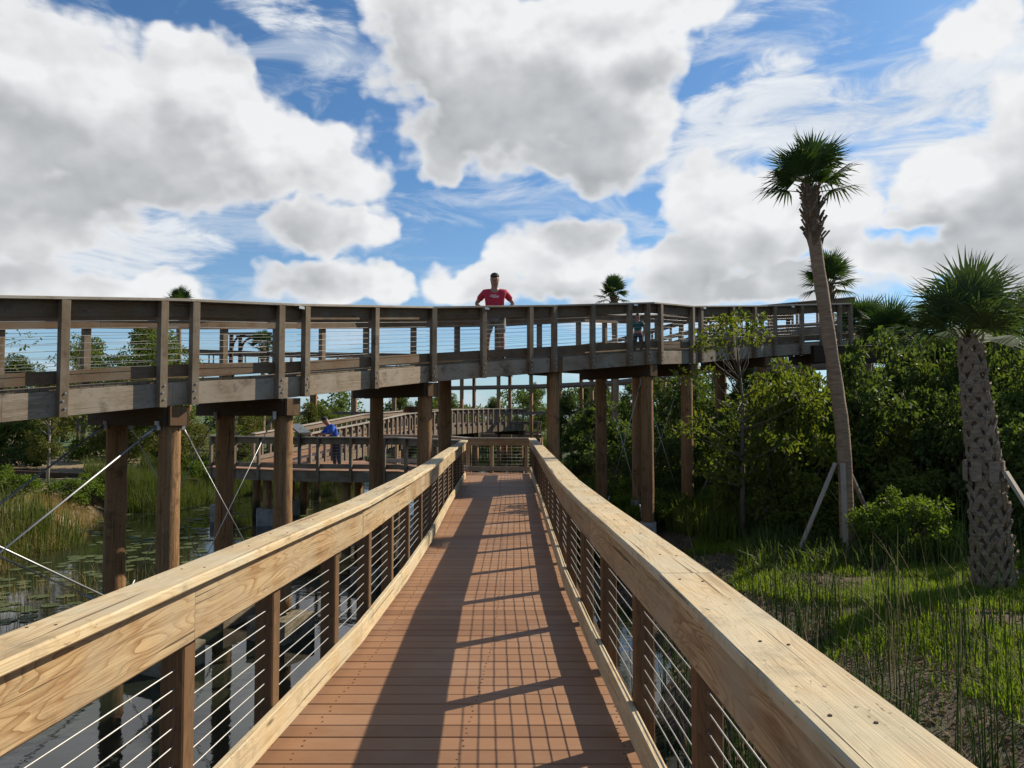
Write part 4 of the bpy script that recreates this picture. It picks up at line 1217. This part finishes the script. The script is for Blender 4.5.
# ------------------------------------------------------------------ plants on the right bank
make_tree(TR['young'], (4.65, 15.6, gz(4.65, 15.6)), .4, 1, 'young open-branched tree with sparse leaves standing before the right piles', name='young_tree')
GR = 'shrubs massed on the right bank'
def put(kind, x, y, sc, label, rz=None, dz=0, group=GR, name='shrub'):
    return make_shrub(SH[kind], (x, y, gz(x, y) + dz), rz if rz is not None else rng.uniform(0, 6), sc, label, group=group, name=name)
put('bright', 6.6, 13.1, (1.1, 1, 1.1), 'rounded bright green shrub just right of the tall slim palm base')
put('yellow', 5.65, 15.9, (1.05, 1, 1.6), 'tall yellow-green leafy shrub behind the young tree', name='tall_shrub')
put('mid', 6.7, 16.2, (1.1, 1, 1.2), 'light green shrub behind the tall slim palm trunk')
put('mid', 5.9, 15.4, (.8, .7, .6), 'low light-leaved shrub at the foot of the young tree')
for i, (k, x, y, s) in enumerate([('dark', 7.9, 16.3, (1.15, 1.1, 1.45)), ('dark2', 9.2, 15.4, (1.1, 1.1, 1.55)), ('dark', 8.6, 18.2, (1.3, 1.2, 1.9)), ('dark2', 10.6, 17.6, (1.3, 1.3, 2.0)), ('mid', 11.3, 15.6, (1.1, 1.1, 1.9)),
                                  ('dark', 6.9, 18.6, (1.3, 1.2, 1.6)), ('dark2', 5.6, 20.6, (1.3, 1.2, 1.3)), ('dark', 7.4, 22.4, (1.3, 1.2, 1.35)), ('dark2', 4.0, 23.4, (1.4, 1.3, 1.3)), ('dark', 12.4, 18.8, (1.3, 1.3, 2.0)),
                                  ('dark', 3.6, 28.0, (1.5, 1.5, 1.5)), ('dark2', 6.0, 27.0, (1.5, 1.5, 1.9)), ('mid', 9.2, 20.9, (1.1, 1.1, 1.35)), ('dark', 9.6, 13.2, (1.0, 1.0, 1.2)), ('dark2', 10.9, 12.6, (1.1, 1.1, 1.6)), ('mid', 12.6, 21.0, (1.2, 1.2, 1.6))]):
    lb = ['dark dense shrub behind the bright rounded one', 'dark dense shrub left of the thick palm trunk', 'tall dark shrub under the boardwalk end beam', 'tall dark shrub right behind the thick palm trunk', 'tall mid-green shrub at the right edge below the palms',
          'dark shrub filling the gap behind the yellow-green one', 'dark shrub in the shade between the right piles', 'dark shrub below the right span of the elevated boardwalk', 'dark shrub in shade behind the paired piles', 'tall dark shrub behind the right-edge greenery',
          'dark shrub farthest back beyond the right piles', 'big dark shrub beyond the bend of the elevated boardwalk', 'mid-green shrub touching the elevated end beam', 'dark shrub low beside the thick palm base', 'dark shrub cut by the right edge of the picture', 'mid-green shrub below the bushy palms'][i]
    put(k, x, y, s, lb)
for i, (x, y, s) in enumerate([(2.9, 25.5, (.8, .8, .55)), (3.9, 22.0, (.9, .9, .7)), (3.0, 20.7, (.7, .7, .5)), (5.0, 18.6, (.8, .8, .6)), (2.9, 31, (1, 1, .8))]):
    put('bright', x, y, (s[0]*1.3, s[1]*1.3, s[2]*1.6), ['low bright green shrub at the water edge under the far span', 'low bright green shrub behind the piles at the bend', 'small bright green shrub beside the dark right-hand pile', 'low bright shrub at the foot of the right outer pile', 'bright green clump at the far water edge'][i])

put('mid', 7.6, 14.9, (.8, .7, .75), 'mid-green shrub between the bright rounded shrub and the dark ones')
put('bright', 3.6, 18.9, (1.1, 1.0, .9), 'low bright shrub at the foot of the outermost round pile')
put('bright', 2.7, 22.6, (1.0, 1.0, 1.1), 'bright marshy shrub just right of the lone round pile')
put('yellow', 7.9, 15.6, (.7, .7, .95), 'yellow-green shrub just right of the tall slim palm trunk')

# ------------------------------------------------------------------ left bank
GL = 'shrubs on the left bank'
for i, (k, x, y, s, lb) in enumerate([('bright', -15.2, 22.8, (1.7, 1.5, 1.1), 'leafy green shrub at the left edge under the elevated span'), ('bright', -14.6, 26.2, (1.6, 1.5, 1.0), 'leafy green shrub left of the first dark pile'), ('dark', -22, 33, (1.8, 1.5, 1.4), 'dark tall shrub at the left edge below the stringer'),
                                      ('cyp', -17.2, 34, (1.5, 1.5, .95), 'yellow-green feathery shrub behind the first piles'), ('cyp', -15.4, 36.5, (1.4, 1.4, .9), 'feathery shrub between the first and second pile pairs'), ('bright', -13.2, 33.5, (1.6, 1.6, 1.1), 'bright shrub between the second pile pair'),
                                      ('cyp', -11.6, 41, (1.5, 1.5, 1.25), 'golden green feathery shrub behind the second pile pair'), ('cyp', -9.6, 42, (1.3, 1.3, 1.1), 'golden green feathery shrub above the person in blue'), ('yellow', -14.2, 40, (1.4, 1.4, 1.0), 'yellowish broadleaf shrub behind the left bank grasses'),
                                      ('mid', -19.5, 38, (1.6, 1.6, 1.4), 'mid-green shrub deep behind the left bank'), ('bright', -12.0, 37.5, (1.4, 1.4, .7), 'low bright shrub on the far bend of the left shore')]):
    make_shrub(SH[k], (x, y, gz(x, y)), i * 1.7, s, lb, group=GL)
GC = 'young cypress trees on the left bank'
for i, (x, y, s, lb) in enumerate([(-16.6, 27.6, .95, 'thin pale-trunked sapling on the left bank near the sandy patch'), (-14.0, 31.5, 1.1, 'feathery sapling seen between the first two pale piles'), (-12.4, 34.8, 1.0, 'feathery sapling behind the second pile pair'),
                                   (-10.2, 38.8, 1.1, 'feathery sapling rising behind the sign')]):
    make_tree(TR['cyp'], (x, y, gz(x, y)), i * 2.1, s, lb, 'sapling', GC, 'cypress_sapling')
make_tree(TR['thin'], (-25.5, 34.5, gz(-25.5, 34.5)), .5, 1.75, 'thin twiggy tree at the left edge, its tips clearing the elevated rail', name='thin_tree')
for i, (k, x, y, s, lb) in enumerate([('oak', -20, 42, 1.05, 'full green tree seen through the elevated railing at left'), ('oak', -24.5, 44, .95, 'round green tree at the left edge seen through the railing'), ('dark', -29.5, 46, .95, 'dark tree behind the railing at the far left'),
                                      ('oak', -15.9, 34.5, .92, 'yellowish green tree behind the elevated railing between its first post pairs'), ('thin', -22.0, 39, 1.15, 'open-branched tree between the round trees at left')]):
    make_tree(TR[k], (x, y, gz(x, y)), i * 1.3, s, lb, 'tree', 'trees beyond the left bank')
# trees on the far shore
FT = [('oak', -16, 70, .8), ('dark', -11, 74, .85), ('oak', -6.5, 76, .8), ('dark', -1.5, 75, .75), ('oak', 2.5, 74, .85), ('dark', 6.5, 66, .9), ('oak', 9.5, 60, .85), ('dark', 12, 52, .8), ('oak', 6.0, 52, .7), ('dark', 5.0, 43, .62), ('oak', 9, 46, .7), ('dark', 3.9, 50, .75),
      ('dark', -22, 66, .9), ('oak', -28, 64, .9), ('dark', -35, 60, .9), ('dark', 10, 34, .75), ('dark', 14, 40, .9), ('oak', 17, 33, .8), ('dark', 18.5, 27, .8), ('dark', -42, 58, 1.0), ('oak', 15.5, 19.5, .55), ('oak', -50, 66, 1.1), ('dark', -19, 60, .72), ('oak', -14.5, 63, .7), ('dark', -8.8, 66, .75), ('oak', -3.8, 67, .72), ('dark', .6, 66, .7), ('oak', -12.6, 50, .62), ('dark', -16.4, 48, .6)]
FLB = ['green tree on the far shore behind the ramp', 'dark tree on the far shore left of the gap', 'green tree on the far shore at the left side of the gap', 'dark tree on the far shore in the middle of the gap', 'green tree on the far shore at the right side of the gap',
       'dark tree on the far right shore', 'green tree behind the tall distant piles', 'dark tree behind the right piles', 'smaller green tree near the right bend of the distant boardwalk', 'small dark tree among the distant piles', 'small green tree inside the distant loop', 'dark tree at the water edge behind the lone round pile',
       'dark tree far behind the timber frame with curved braces', 'green tree far left beyond the distant boardwalk', 'dark tree at the far left end of the distant boardwalk', 'dark tree behind the wooded mound', 'dark tree behind the yellow-green shrub', 'green tree right of the wooded mound',
       'dark tree behind the thick palm', 'large dark tree at the far left horizon', 'green tree at the right edge behind the thick palm', 'largest green tree at the far left horizon', 'low dark tree under the distant boardwalk at left', 'low green tree under the distant boardwalk behind the sign', 'low dark tree behind the ramp, under the distant boardwalk', 'low green tree beyond the ramp in the central gap', 'low dark tree beyond the low distant boardwalk', 'small green tree behind the bending person in blue', 'small dark tree left of the sign, behind the marsh grass']
for i, (k, x, y, s) in enumerate(FT):
    make_tree(TR[k], (x, y, gz(x, y) - .1), i * .9, s, FLB[i], 'tree', 'trees on the far shores')

def far_woods():
    cs, rs = [], []
    for i in range(420):
        a = R(rng.uniform(-60, 55)); d = rng.uniform(98, 125)
        x, y = d * math.sin(a), d * math.cos(a)
        top = 3.8 + 1.3 * math.sin(a * 23) + .8 * math.sin(a * 61 + 1) + 1.2 * math.exp(-((a - .1) / .12) ** 2)
        cs.append((x, y, rng.uniform(-.8, top))); rs.append(rng.uniform(1.2, 2.4))
    C, D = clump_points(cs, rs, 110, .8)
    me = leaves_mesh('far_woods', C, D, rng.uniform(.35, .7, len(C)), .28, M['leaf_dark'])
    tag(link('far_woods', me), 'low band of far-off woods along the horizon', 'woods', None, 'stuff')
far_woods()

# low timber edging on the left bank
lw = MB()
lw.board([(-21, 29.5, gz(-21, 29.5) + .15), (-12.8, 31.5, gz(-14, 31.2) + .15)], .2, .35, .01)
o = lw.build('retaining_edge', M['beam']); tag(o, 'low dark timber edging across the left bank behind the leafy shrubs', 'edging')

# ------------------------------------------------------------------ grasses, rushes, litter, lily pads
def blades(name, X, Y, h, w, mat, lean=.35, z=None, seg=1, label=None, cat=None, tilt=None):
    n = len(X)
    Z = ground_z(X, Y) if z is None else np.full(n, z)
    a = rng.uniform(0, 2*math.pi, n); l = np.abs(rng.normal(0, lean, n)) * h
    b = np.stack([X, Y, Z - .02], 1)
    sd_ = np.stack([np.cos(a + 1.57), np.sin(a + 1.57), np.zeros(n)], 1)
    # half of the blades show their width to a passer-by
    dirv = np.stack([np.cos(a), np.sin(a), np.zeros(n)], 1)
    m_ = b + dirv * (l * .35)[:, None] + np.array([0, 0, 1]) * (h * .6)[:, None]
    t = b + dirv * l[:, None] + np.array([0, 0, 1]) * (h * (1 - .15 * (l / h)))[:, None]
    W = (np.broadcast_to(w, (n,)) * rng.uniform(.7, 1.3, n))[:, None]
    co_ = np.stack([b - sd_*W/2, b + sd_*W/2, m_ + sd_*W*.4, m_ - sd_*W*.4, t], 1).reshape(-1, 3)
    i = np.arange(n) * 5
    F = np.concatenate([np.stack([i, i+1, i+2], 1), np.stack([i, i+2, i+3], 1), np.stack([i+3, i+2, i+4], 1)])
    me = np_mesh(name, co_, F); me.materials.append(mat)
    o = link(name, me); tag(o, label, cat, None, 'stuff')
    return o

def patch(n, cx, cy, rx, ry, rot=0.0):
    a = rng.uniform(0, 2*math.pi, n); r = np.sqrt(rng.uniform(0, 1, n)) * (1 + .18 * np.sin(3*a + cx) + .1 * np.sin(7*a))
    x, y = rx*r*np.cos(a), ry*r*np.sin(a)
    c, s = math.cos(rot), math.sin(rot)
    return cx + x*c - y*s, cy + x*s + y*c

# lawn: bright patches between the shrubs and the rushes
PX, PY = [], []
for (n, cx, cy, rx, ry, rot) in [(16000, 4.4, 12.2, 1.3, 2.2, .2), (12000, 5.6, 10.6, 1.6, 1.0, -.2), (15000, 5.0, 8.2, 1.5, 2.0, .3), (16000, 4.3, 14.6, 1.1, 1.9, 0), (9000, 6.6, 8.4, 1.3, 1.0, 0), (9000, 4.6, 14.6, 1.0, 1.0, 0), (10000, 5.0, 6.4, 1.0, 1.4, 0), (7000, 7.0, 11.9, 1.3, .6, .2)]:
    x, y = patch(n, cx, cy, rx, ry, rot); PX.append(x); PY.append(y)
X, Y = np.concatenate(PX), np.concatenate(PY)
keep = (X + .35 * np.sin(Y * 1.7) > 3.75) & ((np.sin(X * 2.3 + Y * 1.1) + np.sin(Y * 1.9 - X) + rng.normal(0, .5, len(X))) > -.7)
X, Y = X[keep], Y[keep]
blades('lawn_grass', X, Y, rng.uniform(.05, .18, len(X)), .012, M['grass'], .7, label='short bright green grass on the right bank', cat='grass')
# sparse weeds in the mulch
X, Y = patch(7000, 3.6, 9.5, 1.5, 7.0)
blades('weeds', X, Y, rng.uniform(.05, .22, len(X)), .009, M['reed'], .7, label='sparse weeds in the brown mulch along the boardwalk', cat='weeds')
# understory at the shrubs' feet
X, Y = patch(14000, 8.3, 15.5, 4.5, 3.5)
blades('undergrowth', X, Y, rng.uniform(.15, .5, len(X)), .03, M['leaf_dark'], .6, label='dark undergrowth at the feet of the right bank shrubs', cat='undergrowth')
X1, Y1 = patch(16000, 4.2, 24.5, 2.2, 9.0)
blades('bank_weeds', X1, Y1, rng.uniform(.25, .8, len(X1)), .03, M['leaf_mid'], .45, label='green weeds on the shaded bank beyond the right piles', cat='weeds')

# tall rushes by the right handrail
def rushes():
    mb_v, mb_f = [], []
    n = 1200
    xs, ys, hs = [], [], []
    for i in range(n):
        if i % 9 == 0 or i < 2:
            cy_ = 1.9 + 8.0 * random.random() ** 1.5
            cx_ = random.uniform(1.7, 2.6 + .34 * cy_)
        y = cy_ + random.gauss(0, .09 if i % 5 else .5); x = cx_ + random.gauss(0, .09 if i % 5 else .35)
        xs.append(x); ys.append(y); hs.append(random.uniform(.5, 1.35) if random.random() < .85 else random.uniform(1.3, 1.75))
    co_, F = [], []
    mi = []
    for x, y, h in zip(xs, ys, hs):
        z = gz(x, y) - .03
        a = random.uniform(0, 6.28); ln = abs(random.gauss(0, .17)) * h
        r = random.uniform(.0045, .0095)
        dead = random.random() < .24
        if dead: ln *= 2.2; h *= random.uniform(.5, 1)
        segs = 5
        b0 = len(co_)
        for s_ in range(segs + 1):
            t = s_ / segs
            cx, cy, cz = x + math.cos(a) * ln * t * t, y + math.sin(a) * ln * t * t, z + h * t * (1 - .1 * (ln / h) * t)
            rr = r * (1 - .85 * t)
            for q in range(4):
                co_.append((cx + rr * math.cos(q * 1.571), cy + rr * math.sin(q * 1.571), cz))
        for s_ in range(segs):
            for q in range(4):
                F.append((b0 + s_*4 + q, b0 + s_*4 + (q+1) % 4, b0 + (s_+1)*4 + (q+1) % 4, b0 + (s_+1)*4 + q)); mi.append(1 if dead else 0)
    me = np_mesh('rushes', np.array(co_), np.array(F)); me.materials.append(M['reed']); me.materials.append(M['dead'])
    me.polygons.foreach_set('material_index', mi)
    tag(link('rushes', me), 'tall thin green rushes with a few dead stalks beside the right handrail', 'rushes', None, 'stuff')
rushes()

# leaf litter and mulch chips
def litter():
    n = 26000
    x, y = rng.uniform(1.9, 9.5, n), rng.uniform(1.5, 18, n)
    C = np.stack([x, y, ground_z(x, y) + rng.uniform(.005, .03, n)], 1)
    D = rng.normal(0, 1, (n, 3)); D[:, 2] *= .25; D /= np.linalg.norm(D, axis=1, keepdims=True)
    me = leaves_mesh('mulch', C, D, rng.uniform(.03, .10, n), rng.uniform(.012, .035, n), M['litter'])
    tag(link('mulch', me), 'brown mulch chips and fallen leaves on the right bank', 'mulch', None, 'stuff')
litter()

# left bank grasses
PX, PY = [], []
for (n, cx, cy, rx, ry, rot) in [(2600, -12.3, 20.0, 1.3, 2.6, .2), (1600, -14.0, 24.3, 1.6, 1.3, 0), (2800, -11.8, 17.0, 1.1, 2.6, 0), (1500, -15.4, 20.5, 2.0, 3.0, 0)]:
    x, y = patch(n, cx, cy, rx, ry, rot); PX.append(x); PY.append(y)
X, Y = np.concatenate(PX), np.concatenate(PY)
blades('dry_grass', X, Y, rng.uniform(.12, .6, len(X)), .014, M['dry'], .95, label='dry straw coloured grass on the left bank', cat='grass')
PX, PY = [], []
for (n, cx, cy, rx, ry, rot) in [(1500, -12.4, 18.8, 1.2, 3.0, .1), (6000, -13.9, 28.3, 1.4, 1.5, .2), (6000, -12.9, 30.4, 1.3, 2.0, 0), (7000, -11.6, 35.0, 1.6, 2.2, 0), (6000, -13.8, 33.0, 1.8, 2.0, 0), (4000, -11.0, 38.5, 1.8, 1.5, 0), (3000, 3.6, 36, 1.2, 5.0, 0), (3500, 3.2, 29, .9, 5.0, 0)]:
    x, y = patch(n, cx, cy, rx, ry, rot); PX.append(x); PY.append(y)
X, Y = np.concatenate(PX), np.concatenate(PY)
blades('marsh_grass', X, Y, rng.uniform(.5, 1.25, len(X)), .022, M['reedleaf'], .28, label='bright upright marsh grass along the far pond edges', cat='marsh grass')
X, Y = patch(700, -8.0, 13.5, 2.6, 3.2)
blades('sedge', X, Y, rng.uniform(.25, .75, len(X)), .008, M['dry'], .4, z=WATER - .1, label='thin brown sedge standing in the shallow water at left', cat='sedge')
X, Y = patch(9000, 0, 73.5, 22, 1.6)
blades('shore_grass', X, Y, rng.uniform(.5, 1.4, len(X)), .05, M['leaf_mid'], .3, label='green grass lining the far shore', cat='grass')

# lily pads: individuals of one kind
def lilies():
    mb = MB()
    n = 18
    pts = []
    for k in range(n + 1):
        a = R(12) + (2*math.pi - R(24)) * k / n
        r = 1.0 + .04 * math.sin(5*a)
        pts.append((r*math.cos(a), r*math.sin(a), .02 * math.sin(3*a)))
    v = [(0.1, 0, 0)] + pts
    f = [(0, k + 1, k + 2) for k in range(n)]
    me = bpy.data.meshes.new('lily_pad'); me.from_pydata(v, [], f); me.materials.append(M['pad']); me.update()
    placed = []
    tries = 0
    rnd = random.Random(5)
    while len(placed) < 290 and tries < 30000:
        tries += 1
        t = rnd.random()
        if t < .55: y = rnd.uniform(11.5, 18.5); xs_ = interp(y, SHL); x = rnd.uniform(xs_ + .1, -4.9 - rnd.random()**2*.6)
        else: y = rnd.uniform(17.5, 30); xs_ = interp(y, SHL); x = rnd.uniform(xs_ + .1, -6.8)
        r = rnd.uniform(.08, .18) * (1 if y < 18 else 1.15)
        dens = math.sin(x * 1.3 + 1) + math.sin(y * .9 + x * .5) + rnd.uniform(-1, 1.2)
        if dens < -.5: continue
        if any((x-a)**2 + (y-b)**2 < (r + c)**2 * .62 for a, b, c in placed): continue
        placed.append((x, y, r))
    base = link('lily_pad', me)
    tag(base, 'round green lily pad floating on the pond near the left bank', 'lily pad', 'lily pads floating by the left bank')
    for i, (x, y, r) in enumerate(placed):
        o = base if i == 0 else base.copy()
        if i: COL.objects.link(o)
        o.location = (x, y, WATER + .006 + .0012 * (i % 9)); o.scale = (r, r, r * .6); o.rotation_euler = (0, 0, rnd.uniform(0, 6.28))
lilies()
